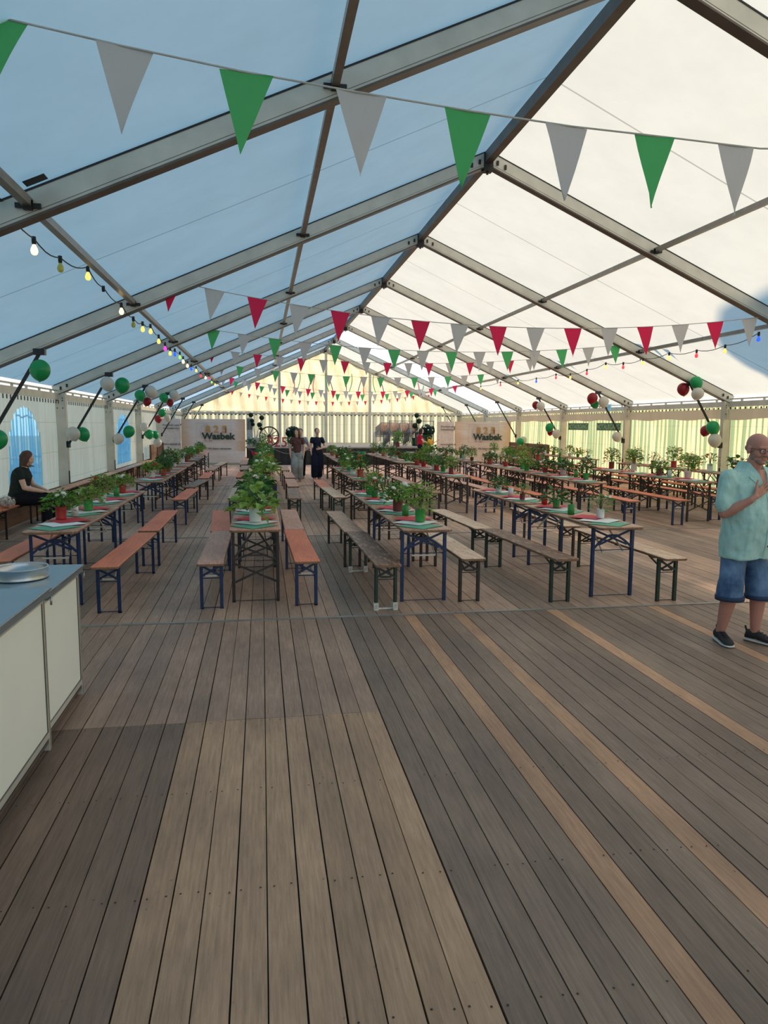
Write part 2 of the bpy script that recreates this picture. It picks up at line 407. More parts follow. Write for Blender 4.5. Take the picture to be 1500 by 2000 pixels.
# frames
def build_frames():
    for k, y in enumerate(YF):
        for s in (-1, 1):
            xe = XL+0.02 if s < 0 else XR-0.02
            rb = MB(); h = 0.21
            a = Vector((xe, y, zt(xe)-0.115)); b = Vector((XC-s*0.0, y, zt(XC)-0.115))
            if s > 0: a, b = b, a
            rb.bar(a, b, 0.11, h)
            rb.bar(a+Vector((0, 0, -h/2+0.040)), b+Vector((0, 0, -h/2+0.040)), 0.114, 0.004, mi=1)
            n = Vector((0, 0, 1))
            for off, wd, hh in ((h/2+0.004, 0.122, 0.016), (-h/2+0.008, 0.135, 0.020)):
                rb.bar(a+n*off*1.09, b+n*off*1.09, wd, hh, mi=2 if off > 0 else 1)
            # bolt plates at ridge and eave
            d = (b-a).normalized(); L = (b-a).length
            for q in (0.16, 0.30, L-0.30, L-0.16):
                for yy in (-0.072, 0.072):
                    p = a+d*q
                    rb.box(p.x-0.018, p.x+0.018, y+yy-0.006, y+yy+0.006, p.z-0.035, p.z+0.035, 2)
            struct(rb.build('rafter', ['alu', 'alu_dark', 'black']))
            pb = MB(); x0, x1 = (XL+0.02, XL+0.25) if s < 0 else (XR-0.25, XR-0.02)
            pb.box(x0, x1, y-0.06, y+0.06, 0, 2.44)
            pb.box(x0-0.06, x1+0.06, y-0.1, y+0.1, 0, 0.015, 1)
            for zz in (2.28, 2.33, 2.12):
                for xx in (x0+0.06, x1-0.06):
                    pb.box(xx-0.011, xx+0.011, y-0.066, y+0.066, zz-0.011, zz+0.011, 2)
            xi = x1 if s < 0 else x0
            pb.box(min(xi, xi-s*0.02), max(xi, xi-s*0.02), y-0.05, y-0.02, 0.5, 0.78, 2)
            struct(pb.build('tent_post', ['alu', 'alu_dark', 'black']))
            if y > 5:
                br = MB(); xp = XL+0.26 if s < 0 else XR-0.26; xr = -3.22 if s < 0 else 10.38
                br.bar((xp, y-0.02, 1.34), (xr, y-0.02, zt(xr)-0.26), 0.035, 0.045)
                br.box(xp-0.03, xp+0.03, y-0.06, y+0.06, 1.28, 1.42); br.box(xr-0.08, xr+0.08, y-0.07, y+0.03, zt(xr)-0.29, zt(xr)-0.2)
                struct(br.build('knee_brace', 'black_paint'))
    for x, wd, hh, nm in ((XC, 0.12, 0.16, 'ridge'), (0.66, 0.07, 0.07, 'p'), (-1.86, 0.07, 0.07, 'p'), (6.49, 0.07, 0.07, 'p'), (8.99, 0.07, 0.07, 'p')):
        for i in range(len(YF)-1):
            pb = MB(); z = zt(x)-(0.10 if nm == 'ridge' else 0.10)
            pb.box(x-wd/2, x+wd/2, YF[i]+0.055, YF[i+1]-0.055, z-hh/2, z+hh/2)
            if nm == 'ridge':
                pb.box(x-0.075, x+0.075, YF[i+1]-0.075, YF[i+1]+0.075, z-0.20, z+0.06, 1)
                pb.box(x-0.015, x+0.015, YF[i+1]-0.015, YF[i+1]+0.015, z-0.24, z-0.19, 1)
            else:
                pb.box(x-0.035, x+0.035, YF[i+1]-0.11, YF[i+1]-0.06, z-0.06, z+0.02, 1)
                pb.box(x-0.10, x+0.10, YF[i+1]-0.085, YF[i+1]-0.065, z-0.045, z-0.005, 1)
            struct(pb.build('roof_purlin', ['alu_dark' if nm == 'ridge' else plain('purlin_metal', (0.30, 0.27, 0.24), 0.35, 0.6) if 'purlin_metal' not in bpy.data.materials else bpy.data.materials['purlin_metal'], 'black']))
    for s, x in ((-1, XL+0.08), (1, XR-0.08)):
        for i in range(len(YF)-1):
            eb = MB(); eb.box(x-0.045, x+0.045, YF[i]+0.06, YF[i+1]-0.06, 2.30, 2.43)
            eb.box(x-0.02, x+0.02, YF[i]+0.06, YF[i+1]-0.06, 2.475, 2.505)
            n = 6
            for q in range(n): 
                yy = YF[i]+0.5+q*(4.0/(n-1)); eb.box(x-0.02, x+0.02, yy-0.02, yy+0.02, 2.43, 2.48)
            struct(eb.build('eave_beam', 'alu'))
            lb = MB(); nn = 26
            xi = x+0.052*(-s)
            for q in range(nn):
                yy = YF[i]+0.15+q*(4.7/(nn-1)); lb.box(xi-0.004, xi+0.004, yy-0.022, yy+0.022, 2.21 if s < 0 else 2.235, 2.285)
            lo = lb.build('trim_3', 'black'); struct(lo)
build_frames()
# roof membrane, one sheet per bay and side
for i in range(len(YF)-1):
    for s in (-1, 1):
        mb = MB(); nx, ny = 14, 10; vs = []
        for a in range(nx+1):
            for b in range(ny+1):
                x = XC+s*(a/nx)*(XC-XL+0.05); y = YF[i]+(YF[i+1]-YF[i])*b/ny
                sag = 0.035*math.sin(PI*b/ny)*math.sin(PI*a/nx)
                vs.append((x, y, zt(x)+0.03-sag))
        fs = [(a*(ny+1)+b, (a+1)*(ny+1)+b, (a+1)*(ny+1)+b+1, a*(ny+1)+b+1) for a in range(nx) for b in range(ny)]
        mb.add(vs, fs, 0, True)
        struct(mb.build('ceiling', 'pvc_clear' if i == 8-1+0 and False else ('pvc_clear' if abs(YF[i]-31.69) < 0.1 else 'pvc')))
# side curtains
def curtain(s, i, mat, hole=None, z0=0.44):
    x = XL+0.03 if s < 0 else XR-0.03
    ya, yb = YF[i]+0.05, YF[i+1]-0.05; ny = 200; nz = 14 if not hole else 60
    ztop = 2.30; mb = MB(); vs = []; rr = random.Random(i*3+s)
    ph = rr.random()*9
    def fx(y, z):
        a = 0.030*math.sin(y*37+ph+1.5*math.sin(y*5+z*0.5))+0.012*math.sin(y*71+ph)+0.02*noise.noise(Vector((y*2, z*1.1, i)))
        return x+a*(0.35+0.65*(1-abs(z-1.2)/1.4))
    for a in range(nz+1):
        z = z0+(ztop-z0)*a/nz
        for b in range(ny+1):
            y = ya+(yb-ya)*b/ny; vs.append((fx(y, z), y, z))
    def inh(y, z):
        if not hole: return False
        h0, h1, hz0, hz1 = hole; c = (h0+h1)/2; rw = (h1-h0)/2
        if z < hz0 or z > hz1: return False
        u = (z-hz0)/(hz1-hz0); ww = rw*(1-0.06*u) if u < 0.45 else rw*0.973*math.sqrt(max(0, 1-((u-0.45)/0.55)**2.0))
        return abs(y-c) < ww
    fs = []; fh = []
    for a in range(nz):
        for b in range(ny):
            q = (a*(ny+1)+b, a*(ny+1)+b+1, (a+1)*(ny+1)+b+1, (a+1)*(ny+1)+b)
            yc = ya+(yb-ya)*(b+.5)/ny; zc = z0+(ztop-z0)*(a+.5)/nz
            (fh if inh(yc, zc) else fs).append(q)
    mb.add(vs, fs, 0, True)
    struct(mb.build('wall_left' if s < 0 else 'wall_right', mat))
    return vs, fh, fx
wn = 0
for i in range(len(YF)-1):
    hole = None
    if YF[i] in (11.69,): hole = (13.55, 15.5, 0.56, 2.10)
    if abs(YF[i]-21.69) < 0.1: hole = (23.1, 25.6, 0.56, 2.10)
    vs, fh, fx = curtain(-1, i, 'curtain_l', hole)
    if hole:
        wn += 1
        wb = MB(); idx = sorted({q for f in fh for q in f}); mp = {q: n for n, q in enumerate(idx)}
        wb.add([vs[q] for q in idx], [tuple(mp[q] for q in f) for f in fh], 0, True)
        wo = struct(wb.build('window_%d' % wn, 'film'))
        bars = MB()
        h0, h1, a0, a1 = hole; c = (h0+h1)/2
        for zz, hw in ((1.92, 0.50), (1.17, 0.95), (0.86, 0.96)):
            yy = [c+hw*((h1-h0)/2)*(q/12*2-1) for q in range(13)]
            for q in range(12): bars.bar((fx(yy[q], zz)+0.006, yy[q], zz+0.02*math.sin(q)), (fx(yy[q+1], zz)+0.006, yy[q+1], zz+0.02*math.sin(q+1)), 0.03, 0.006, up=(1, 0, 0))
        for q in range(8):
            za = 0.58+q*(0.75/8); zb = za+0.75/8
            yv = c+0.18*(h1-h0)
            bars.bar((fx(yv, za)+0.006, yv, za), (fx(yv, zb)+0.006, yv, zb), 0.02, 0.006, up=(1, 0, 0))
        bo = bars.build('glazing_bar', cloth('white_vinyl_bars', (0.95, 0.97, 1.0), 0.85) if 'white_vinyl_bars' not in bpy.data.materials else bpy.data.materials['white_vinyl_bars'], wo)
    curtain(1, i, 'curtain_r', None, 0.05)
    # right valance
    vb = MB(); rr = random.Random(i); n = 60; top = []; bot = []
    for b in range(n+1):
        y = YF[i]+0.07+(YF[i+1]-YF[i]-0.14)*b/n; a = 0.012*math.sin(y*14+i)+0.008*math.sin(y*29)
        top.append((XR-0.15, y, 2.24)); bot.append((XR-0.14-a*1.4, y, 1.99+0.02*math.sin(y*3)))
    vb.add(top+bot, [(b, b+1, n+2+b, n+1+b) for b in range(n)], 0, True)
    struct(vb.build('trim_4', 'valance'))
    # boards at the foot of the left wall
    for q in range(2):
        bb = MB(); bb.box(XL+0.05, XL+0.08, YF[i]+0.06, YF[i+1]-0.06, 0.01+q*0.225, 0.228+q*0.225); struct(bb.build('baseboard_left', 'w_wall'))
    bb = MB(); bb.box(XR-0.09, XR-0.06, YF[i]+0.06, YF[i+1]-0.06, 0.0, 0.12); struct(bb.build('baseboard_right', 'w_wall'))
# far end: striped wall, gable, posts
def end_wall():
    y = YF[-1]+0.02; mb = MB(); nx, nz = 320, 8; vs = []
    for a in range(nz+1):
        for b in range(nx+1):
            x = XL+(XR-XL)*b/nx; z = 0.0+2.5*a/nz; vs.append((x, y+0.03*math.sin(x*29.9)+0.012*math.sin(x*11), z))
    mb.add(vs, [(a*(nx+1)+b, a*(nx+1)+b+1, (a+1)*(nx+1)+b+1, (a+1)*(nx+1)+b) for a in range(nz) for b in range(nx)], 0, True)
    struct(mb.build('wall_far', 'curtain_e'))
    mb = MB(); nx, nz = 120, 14; vs = []
    for a in range(nz+1):
        for b in range(nx+1):
            x = XL+(XR-XL)*b/nx; z = 2.5+(zt(x)-0.02-2.5)*a/nz
            vs.append((x, y+0.06*noise.noise(Vector((x*1.3, z*1.6, 3)))+0.035*math.sin(x*9+z*3+2*math.sin(z)), z))
    mb.add(vs, [(a*(nx+1)+b, a*(nx+1)+b+1, (a+1)*(nx+1)+b+1, (a+1)*(nx+1)+b) for a in range(nz) for b in range(nx)], 0, True)
    struct(mb.build('wall_far', 'gable'))
    for x in (1.0, 3.6, 6.09):
        pb = MB(); pb.box(x-0.07, x+0.07, y-0.2, y-0.08, 0, zt(x)-0.25); struct(pb.build('tent_post', 'alu'))
    pb = MB(); pb.box(XL+0.1, XR-0.1, y-0.18, y-0.09, 2.36, 2.46)
    pb.box(XL+0.1, XR-0.1, y-0.16, y-0.1, 2.50, 2.53); struct(pb.build('gable_rail', 'alu'))
    lb = MB()
    for q in range(70):
        x = XL+0.3+q*(15.3/69); lb.box(x-0.05, x+0.05, y-0.19, y-0.18, 2.31, 2.36)
    struct(lb.build('trim_5', 'black'))
end_wall()

# ------------------------------------------------------------------ beer tables and benches
def chamfered(w, L, c=0.05):
    x, y = w/2, L/2
    return [(-x+c, -y), (x-c, -y), (x, -y+c), (x, y-c), (x-c, y), (-x+c, y), (-x, y-c), (-x, -y+c)]
def board_mesh(name, w, L, th, mat):
    b = MB(); ch = 0.035 if w > 0.4 else 0.02
    P = chamfered(w, L, ch); Pi = chamfered(w-0.012, L-0.012, ch)
    n = len(P); vs = [(x, y, -th) for x, y in Pi]+[(x, y, -th+0.005) for x, y in P]+[(x, y, -0.005) for x, y in P]+[(x, y, 0) for x, y in Pi]
    fs = [tuple(range(n))[::-1], tuple(range(3*n, 4*n))]
    mi = [1, 0]
    o = 0; b.add(vs, fs)
    b.m[-2] = 1
    for r_ in range(3):
        for k in range(n):
            b.f.append((r_*n+k, r_*n+(k+1) % n, (r_+1)*n+(k+1) % n, (r_+1)*n+k)); b.m.append(1 if r_ < 2 else 0); b.sm.append(False)
    for yy in (-L*0.36, 0, L*0.36): b.box(-w/2+0.03, w/2-0.03, yy-0.03, yy+0.03, -th-0.018, -th, 1)   # battens
    return b.mesh(name, [mat, 'w_edge'])
MESH = {}
TM = {'o': 'w_orange', 'p': 'w_pink', 'b': 'w_brown', 'd': 'w_dark', 'l': 'w_pale'}
LM = {'u': 'blue', 'k': 'brownleg', 'g': 'greenleg'}
def cached(key, fn):
    if key not in MESH: MESH[key] = fn()
    return MESH[key]
def leg_mesh(h, mat, foot=False):
    b = MB(); s = 0.032
    # angle section
    b.box(-s/2, s/2, -0.002, 0.002, 0.0, h); b.box(-s/2, -s/2+0.004, -0.002, 0.03, 0.0, h)
    b.box(-s/2, s/2, -0.002, 0.03, 0.0, 0.012)
    if foot: b.box(-0.024, 0.024, -0.012, 0.038, 0, 0.075, 1)
    return b.mesh('leg', [mat, 'white_paint'])
def frame_parts(parent, w, L, top, lk, style, foot=False):
    """two folding leg frames under a board"""
    mat = LM[lk]; big = w > 0.4
    dx = w/2-0.028 if big else w/2-0.03; ins = 0.20 if big else 0.16
    for ey in (-1, 1):
        y = ey*(L/2-ins)
        for sx in (-1, 1):
            me = cached(('leg', top, mat, foot), lambda: leg_mesh(top-0.03, mat, foot))
            link('leg', me, parent, (sx*dx, y, 0))
        def cross(style=style):
            b = MB()
            if big and style == 'X':
                b.bar((-dx, 0, 0.20), (dx, 0.006, 0.40), 0.008, 0.022); b.bar((-dx, 0.008, 0.40), (dx, 0.012, 0.20), 0.008, 0.022)
                b.bar((-dx, 0, 0.44), (-0.02, 0.05, top-0.04), 0.008, 0.02); b.bar((dx, 0, 0.44), (0.02, 0.05, top-0.04), 0.008, 0.02)
                b.bar((-dx, 0, 0.43), (dx, 0, 0.60), 0.008, 0.02); b.bar((-dx, 0, 0.60), (dx, 0, 0.43), 0.008, 0.02)
            elif big:
                pts = [(-dx, 0, 0.52), (-dx*0.6, 0.01, 0.60), (-dx*0.2, 0.012, 0.655), (dx*0.2, 0.012, 0.655), (dx*0.6, 0.01, 0.60), (dx, 0, 0.52)]
                for p, q in zip(pts, pts[1:]): b.bar(p, q, 0.01, 0.024)
                b.bar((-dx, 0, top-0.05), (dx*0.7, 0, 0.56), 0.008, 0.022); b.bar((dx, 0.01, top-0.05), (-dx*0.7, 0.01, 0.56), 0.008, 0.022)
                b.tube([(-dx, 0.01, 0.50), (dx, 0.01, 0.50)], 0.005, 6)
            else:
                b.bar((-dx, 0, top-0.05), (dx*0.9, 0, top-0.15), 0.008, 0.02); b.bar((dx, 0.01, top-0.05), (-dx*0.9, 0.01, top-0.15), 0.008, 0.02)
                b.tube([(-dx, 0.01, top-0.175), (dx, 0.01, top-0.175)], 0.005, 6)
            return b.mesh('cross_brace', mat)
        link('cross_brace', cached(('cross', big, style, mat), cross), parent, (0, y, 0))
        def rod():
            b = MB(); b.tube([(-dx, 0.0, 0.02), (-dx*0.7, 0.03, 0.008), (dx*0.7, 0.03, 0.008), (dx, 0.0, 0.02)], 0.004 if not foot else 0.012, 6); return b.mesh('foot_rod', 'white_paint' if foot else mat)
        link('foot_rod', cached(('rod', big, mat, foot), rod), parent, (0, y, 0))
        def strut():
            b = MB(); z0 = 0.42 if big else 0.27
            for sx in (-0.55, 0.55): b.bar((sx*dx, 0, z0+0.06), (sx*dx*0.7, -ey*0.36 if False else 0.36, top-0.035), 0.007, 0.018)
            b.bar((-dx*0.55, 0, z0+0.06), (dx*0.55, 0, z0+0.06), 0.01, 0.016)
            return b.mesh('folding_strut', 'alu' if mat == 'blue' else mat)
        o = link('folding_strut', cached(('strut', big, mat), strut), parent, (0, y, 0))
        if ey > 0: o.rotation_euler = (0, 0, PI)
def make_table(x, y0, rot, tk, lk, style, label, group):
    L = 2.2; t = empty('beer_table', (x, y0+L/2, 0), rot, label, 'table', group)
    link('tabletop', cached(('tt', tk), lambda: board_mesh('tabletop', 0.5, L, 0.028, TM[tk])), t, (0, 0, 0.77))
    frame_parts(t, 0.5, L, 0.77, lk, style); return t
def make_bench(x, y0, rot, tk, lk, label, group, foot=False, h=0.48, L=2.2):
    t = empty('beer_bench', (x, y0+L/2, 0), rot, label, 'bench', group)
    link('seat', cached(('st', tk, L), lambda: board_mesh('seat', 0.25, L, 0.028, TM[tk])), t, (0, 0, h))
    frame_parts(t, 0.25, L, h, lk, '', foot); return t
ORD = ['front', 'second', 'third', 'fourth', 'fifth', 'sixth', 'seventh', 'eighth']
ROW = {1: 'first', 2: 'second', 3: 'third', 4: 'fourth', 5: 'fifth', 6: 'sixth', 7: 'seventh'}
ROWX = {1: 'leftmost row', 2: 'second row from left', 3: 'third row from left', 4: 'middle row', 5: 'third row from right', 6: 'second row from right', 7: 'rightmost row'}
CN = {'o': 'orange-varnished', 'p': 'worn pinkish', 'b': 'worn brown', 'd': 'dark worn', 'l': 'pale worn'}
LN = {'u': 'blue', 'k': 'dark brown', 'g': 'dark green'}
# row: (x centre, y start, top, legs, style, rot, left bench (dx, dy, top, legs, rot), right bench)
T = {
 1: [(-2.02, 7.32, 'b', 'u', 'A', 0.0, (-0.52, 0.1, 'o', 'u', 0), (0.585, -0.33, 'o', 'u', -0.025)),
     (-2.04, 9.55, 'b', 'u', 'A', 0.0, (-0.50, 0.05, 'o', 'u', 0), (0.63, -0.2, 'o', 'u', 0.0)),
     (-2.03, 13.58, 'b', 'u', 'A', 0.0, (-0.55, 0, 'p', 'k', 0), (0.59, -0.36, 'o', 'u', -0.02)),
     (-2.03, 15.84, 'p', 'k', 'X', 0.0, (-0.55, 0, 'p', 'k', 0), (0.56, 0.0, 'd', 'g', -0.08)),
     (-2.05, 18.45, 'p', 'k', 'X', 0.0, (-0.55, 0, 'p', 'k', 0), (0.61, 0.0, 'o', 'k', 0)),
     (-2.08, 21.4, 'd', 'k', 'X', 0.0, (-0.55, 0, 'p', 'k', 0), (0.60, 0.2, 'p', 'k', -0.03)),
     (-2.18, 23.9, 'p', 'k', 'A', 0.0, (-0.55, 0, 'p', 'k', 0), (0.80, 0.2, 'l', 'k', -0.06)),
     (-2.22, 26.3, 'p', 'k', 'X', 0.0, (-0.55, 0, 'p', 'k', 0), None)],
 2: [(-0.08, 7.22, 'p', 'k', 'X', 0.0, (-0.425, -0.2, 'p', 'u', 0), (0.48, -0.2, 'o', 'u', 0.02)),
     (-0.08, 9.46, 'p', 'u', 'A', 0.0, (-0.50, -0.23, 'o', 'u', 0.05), (0.47, -0.22, 'p', 'u', 0.0)),
     (0.02, 13.15, 'p', 'u', 'A', 0.0, (-0.52, 0.22, 'l', 'g', 0), (0.58, 0.05, 'd', 'g', -0.02)),
     (0.02, 15.40, 'p', 'k', 'A', 0.0, (-0.52, 0.35, 'p', 'k', 0), (0.64, 0.38, 'p', 'k', 0)),
     (0.09, 19.1, 'p', 'k', 'X', 0.0, (-0.63, -0.4, 'o', 'k', 0), (0.60, -0.65, 'p', 'k', 0)),
     (0.09, 21.35, 'p', 'k', 'X', 0.0, (-0.63, 0.5, 'b', 'k', 0), (0.58, 0.1, 'b', 'k', 0)),
     (0.06, 23.6, 'p', 'k', 'X', 0.0, (-0.68, 1.07, 'p', 'k', 0), None),
     (0.04, 25.85, 'p', 'k', 'X', 0.0, (-0.68, 1.1, 'p', 'k', 0), None)],
 3: [(1.61, 7.0, 'b', 'u', 'A', 0.008, (-0.45, -0.27, 'd', 'g', 0.015), (0.47, -0.05, 'l', 'k', 0)),
     (1.59, 9.22, 'b', 'k', 'A', 0.008, (-0.49, -0.27, 'b', 'k', 0.02), (0.47, 0.0, 'p', 'k', 0)),
     (1.95, 13.6, 'p', 'k', 'X', 0.0, (-0.58, -0.28, 'l', 'g', 0.03), (0.55, 0.0, 'p', 'k', 0)),
     (1.95, 15.84, 'p', 'k', 'X', 0.0, (-0.62, -0.30, 'o', 'k', 0.0), (0.55, 0.0, 'p', 'k', 0)),
     (2.33, 20.15, 'p', 'k', 'X', 0.0, None, (0.60, 0.0, 'p', 'k', 0)),
     (2.36, 22.4, 'p', 'k', 'X', 0.0, None, None),
     (2.42, 24.65, 'p', 'k', 'X', 0.0, None, None)],
 4: [(3.64, 6.93, 'b', 'u', 'A', 0.012, (-0.69, -0.13, 'd', 'g', 0.055), (0.47, -0.25, 'l', 'g', 0.01)),
     (3.62, 9.3, 'p', 'u', 'A', 0.012, (-0.84, -0.28, 'l', 'g', 0.04), (0.45, -0.2, 'l', 'k', 0)),
     (3.94, 14.3, 'b', 'k', 'X', 0.0, (-0.54, -0.25, 'b', 'k', 0.0), (0.72, 0.1, 'p', 'u', 0.02)),
     (3.94, 16.55, 'p', 'k', 'X', 0.0, (-0.56, -0.2, 'p', 'k', 0.0), (0.66, 0.1, 'p', 'k', 0)),
     (3.98, 19.8, 'p', 'k', 'X', 0.0, None, (0.55, 0.0, 'p', 'k', 0)),
     (3.98, 22.1, 'p', 'k', 'X', 0.0, None, (0.55, 0.0, 'p', 'k', 0)),
     (3.98, 24.5, 'p', 'k', 'X', 0.0, None, None)],
 5: [(6.03, 12.55, 'b', 'k', 'A', 0.0, (-0.72, 0.8, 'o', 'k', 0.0), (0.52, -0.5, 'o', 'u', 0.0)),
     (6.03, 14.8, 'p', 'k', 'X', 0.0, (-0.72, 0.8, 'o', 'k', 0.0), (0.52, -0.45, 'o', 'k', 0)),
     (6.03, 17.05, 'p', 'k', 'X', 0.0, (-0.70, 0.8, 'o', 'k', 0.0), (0.52, -0.4, 'p', 'k', 0)),
     (6.05, 20.3, 'd', 'u', 'A', 0.0, (-0.6, 0.0, 'p', 'k', 0.0), (0.55, 0.0, 'p', 'k', 0)),
     (6.05, 22.55, 'p', 'k', 'X', 0.0, (-0.6, 0.0, 'p', 'k', 0.0), (0.55, 0.0, 'p', 'k', 0)),
     (6.05, 24.8, 'p', 'k', 'X', 0.0, None, (0.55, 0.0, 'p', 'k', 0))],
 6: [(8.22, 12.5, 'b', 'k', 'X', 0.0, (-0.69, -0.4, 'o', 'u', 0.0), (0.47, 0.2, 'o', 'u', 0.0)),
     (8.22, 14.76, 'p', 'k', 'X', 0.0, (-0.69, -0.38, 'o', 'k', 0.0), (0.47, 0.2, 'o', 'k', 0)),
     (8.2, 19.0, 'p', 'k', 'X', 0.0, (-0.6, -0.2, 'p', 'k', 0.0), (0.5, 0.0, 'o', 'k', 0)),
     (8.2, 21.3, 'p', 'k', 'X', 0.0, (-0.6, 0.0, 'p', 'k', 0.0), (0.5, 0.0, 'o', 'k', 0)),
     (8.2, 23.6, 'p', 'k', 'X', 0.0, (-0.6, 0.0, 'p', 'k', 0.0), (0.5, 0.0, 'p', 'k', 0))],
 7: [(10.3, 12.9, 'p', 'k', 'X', 0.0, (-0.62, 0.0, 'o', 'u', 0.0), None),
     (10.3, 15.2, 'p', 'k', 'X', 0.0, (-0.62, 0.0, 'o', 'k', 0.0), (0.5, 0.0, 'o', 'k', 0)),
     (10.3, 17.5, 'p', 'k', 'X', 0.0, (-0.62, 0.0, 'o', 'k', 0.0), (0.5, 0.0, 'o', 'k', 0)),
     (10.25, 21.6, 'p', 'k', 'X', 0.0, (-0.6, 0.0, 'o', 'k', 0.0), (0.5, 0.0, 'o', 'k', 0)),
     (10.25, 24.0, 'p', 'k', 'X', 0.0, (-0.6, 0.0, 'o', 'k', 0.0), (0.5, 0.0, 'o', 'k', 0))]}
TABLES = []
for row, L_ in T.items():
    for n, (x, y0, tk, lk, st, rot, lb, rb) in enumerate(L_):
        ph = '%s table of %s' % (ORD[n], ROWX[row])
        make_table(x, y0, rot, tk, lk, st, '%s folding table with %s legs, %s' % (CN[tk], LN[lk], ph), 'folding beer tables in long rows')
        TABLES.append((row, n, x, y0, rot, ph))
        for side, b in (('left', lb), ('right', rb)):
            if not b: continue
            ft = (row == 3 and n == 0 and side == 'left')
            make_bench(x+b[0], y0+b[1], b[4], b[2], b[3], '%s bench%s, %s of %s' % (CN[b[2]], ' with white feet' if ft else '', side, ph), 'folding benches beside the tables', ft)
for n, (y0, tk) in enumerate([(9.6, 'o'), (11.85, 'o'), (14.1, 'p'), (16.35, 'p'), (18.8, 'l'), (21.05, 'p'), (23.3, 'l'), (25.6, 'p')]):
    make_bench(-4.02, y0, 0, tk, 'k', '%s bench against the left tent wall, %s from the front' % (CN[tk], ['nearest', 'second', 'third', 'fourth', 'fifth', 'sixth', 'seventh', 'farthest'][n]), 'benches along the left wall')

# ------------------------------------------------------------------ plants, paper napkins, tins
def foliage_mesh(seed, kind):
    rr = random.Random(seed); b = MB()
    n = {'bush': 180, 'broad': 60, 'tall': 170, 'sparse': 80}[kind]
    rad = {'bush': 0.15, 'broad': 0.17, 'tall': 0.13, 'sparse': 0.15}[kind]; hh = {'bush': 0.17, 'broad': 0.18, 'tall': 0.29, 'sparse': 0.22}[kind]
    lw = {'bush': 0.026, 'broad': 0.05, 'tall': 0.026, 'sparse': 0.022}[kind]
    for k in range(9):
        a = rr.random()*6.28; q = rr.uniform(0.3, 0.9)
        b.tube([(0, 0, 0.0), (0.3*rad*q*math.cos(a), 0.3*rad*q*math.sin(a), hh*0.5), (rad*q*math.cos(a), rad*q*math.sin(a), hh*rr.uniform(.7, 1.0))], [0.003, 0.003, 0.0015], 4, 1)
    for k in range(n):
        a = rr.random()*2*PI; u = rr.random()**0.5; el = rr.uniform(0.1, 1.0)
        r_ = rad*u*math.cos((el-0.45)*1.1); z = hh*(0.12+0.9*el)-0.07*u*u
        p = Vector((r_*math.cos(a), r_*math.sin(a), z))
        d = Vector((math.cos(a+rr.uniform(-.6, .6))*(0.4+u), math.sin(a+rr.uniform(-.6, .6))*(0.4+u), rr.uniform(-0.5, 0.7))).normalized()
        L = lw*rr.uniform(1.6, 2.6); sd = d.cross(Vector((rr.uniform(-.4, .4), rr.uniform(-.4, .4), 1))).normalized()*lw*rr.uniform(.7, 1.1)*0.8
        up = sd.cross(d).normalized()*lw*0.25
        m1 = p+d*L*0.35; m2 = p+d*L*0.7; tip = p+d*L-up*1.2
        b.add([p, m1+sd*0.9+up, m2+sd*0.7+up, tip, m2-sd*0.7+up, m1-sd*0.9+up, m1, m2], [(0, 6, 1), (1, 6, 7, 2), (2, 7, 3), (3, 7, 4), (4, 7, 6, 5), (5, 6, 0)], 0)
    return b
def blossom(kind, seed, r_=0.026):
    rr = random.Random(seed); b = MB(); 
    for k in range(9):
        a = k*2.4; q = r_*0.55*math.sqrt(k/9)
        b.sphere((q*math.cos(a), q*math.sin(a), r_*0.3*(1-k/9)), (r_*0.55, r_*0.55, r_*0.42), 7, 5)
    return b
def pot_mesh(mat, kind):
    b = MB()
    if kind == 'tin': b.lathe([(0.001, 0), (0.046, 0), (0.048, 0.003), (0.047, 0.012), (0.0475, 0.05), (0.047, 0.10), (0.05, 0.108), (0.05, 0.113), (0.044, 0.113), (0.043, 0.09), (0.001, 0.088)], 20)
    else: b.lathe([(0.001, 0), (0.040, 0), (0.044, 0.01), (0.053, 0.085), (0.058, 0.09), (0.058, 0.105), (0.052, 0.105), (0.049, 0.085), (0.001, 0.082)], 20)
    return b.mesh('pot', mat)
FOL = {}
for kd, ct in (('bush', 4), ('broad', 2), ('tall', 3), ('sparse', 2)):
    for s in range(ct):
        lm = [('leaf', 'stem'), ('leaf_y', 'stem'), ('leaf_d', 'stem'), ('leaf', 'stem')][(s+len(kd)) % 4]
        FOL[(kd, s)] = foliage_mesh(s*17+len(kd), kd).mesh('foliage', list(lm))
BL = {c: blossom(c, 5).mesh('blossom', m) for c, m in (('w', 'fl_white'), ('r', 'fl_red'), ('o', 'fl_orange'))}
POT = {(c, k): pot_mesh(m, k) for c, m in (('R', 'pot_red'), ('G', 'pot_green'), ('W', 'pot_white'), ('D', 'pot_dark')) for k in ('tin', 'pot')}
PN = {'R': 'red', 'G': 'green', 'W': 'white', 'D': 'dark red'}; FN = {'w': 'white', 'r': 'red', 'o': 'orange', None: None}
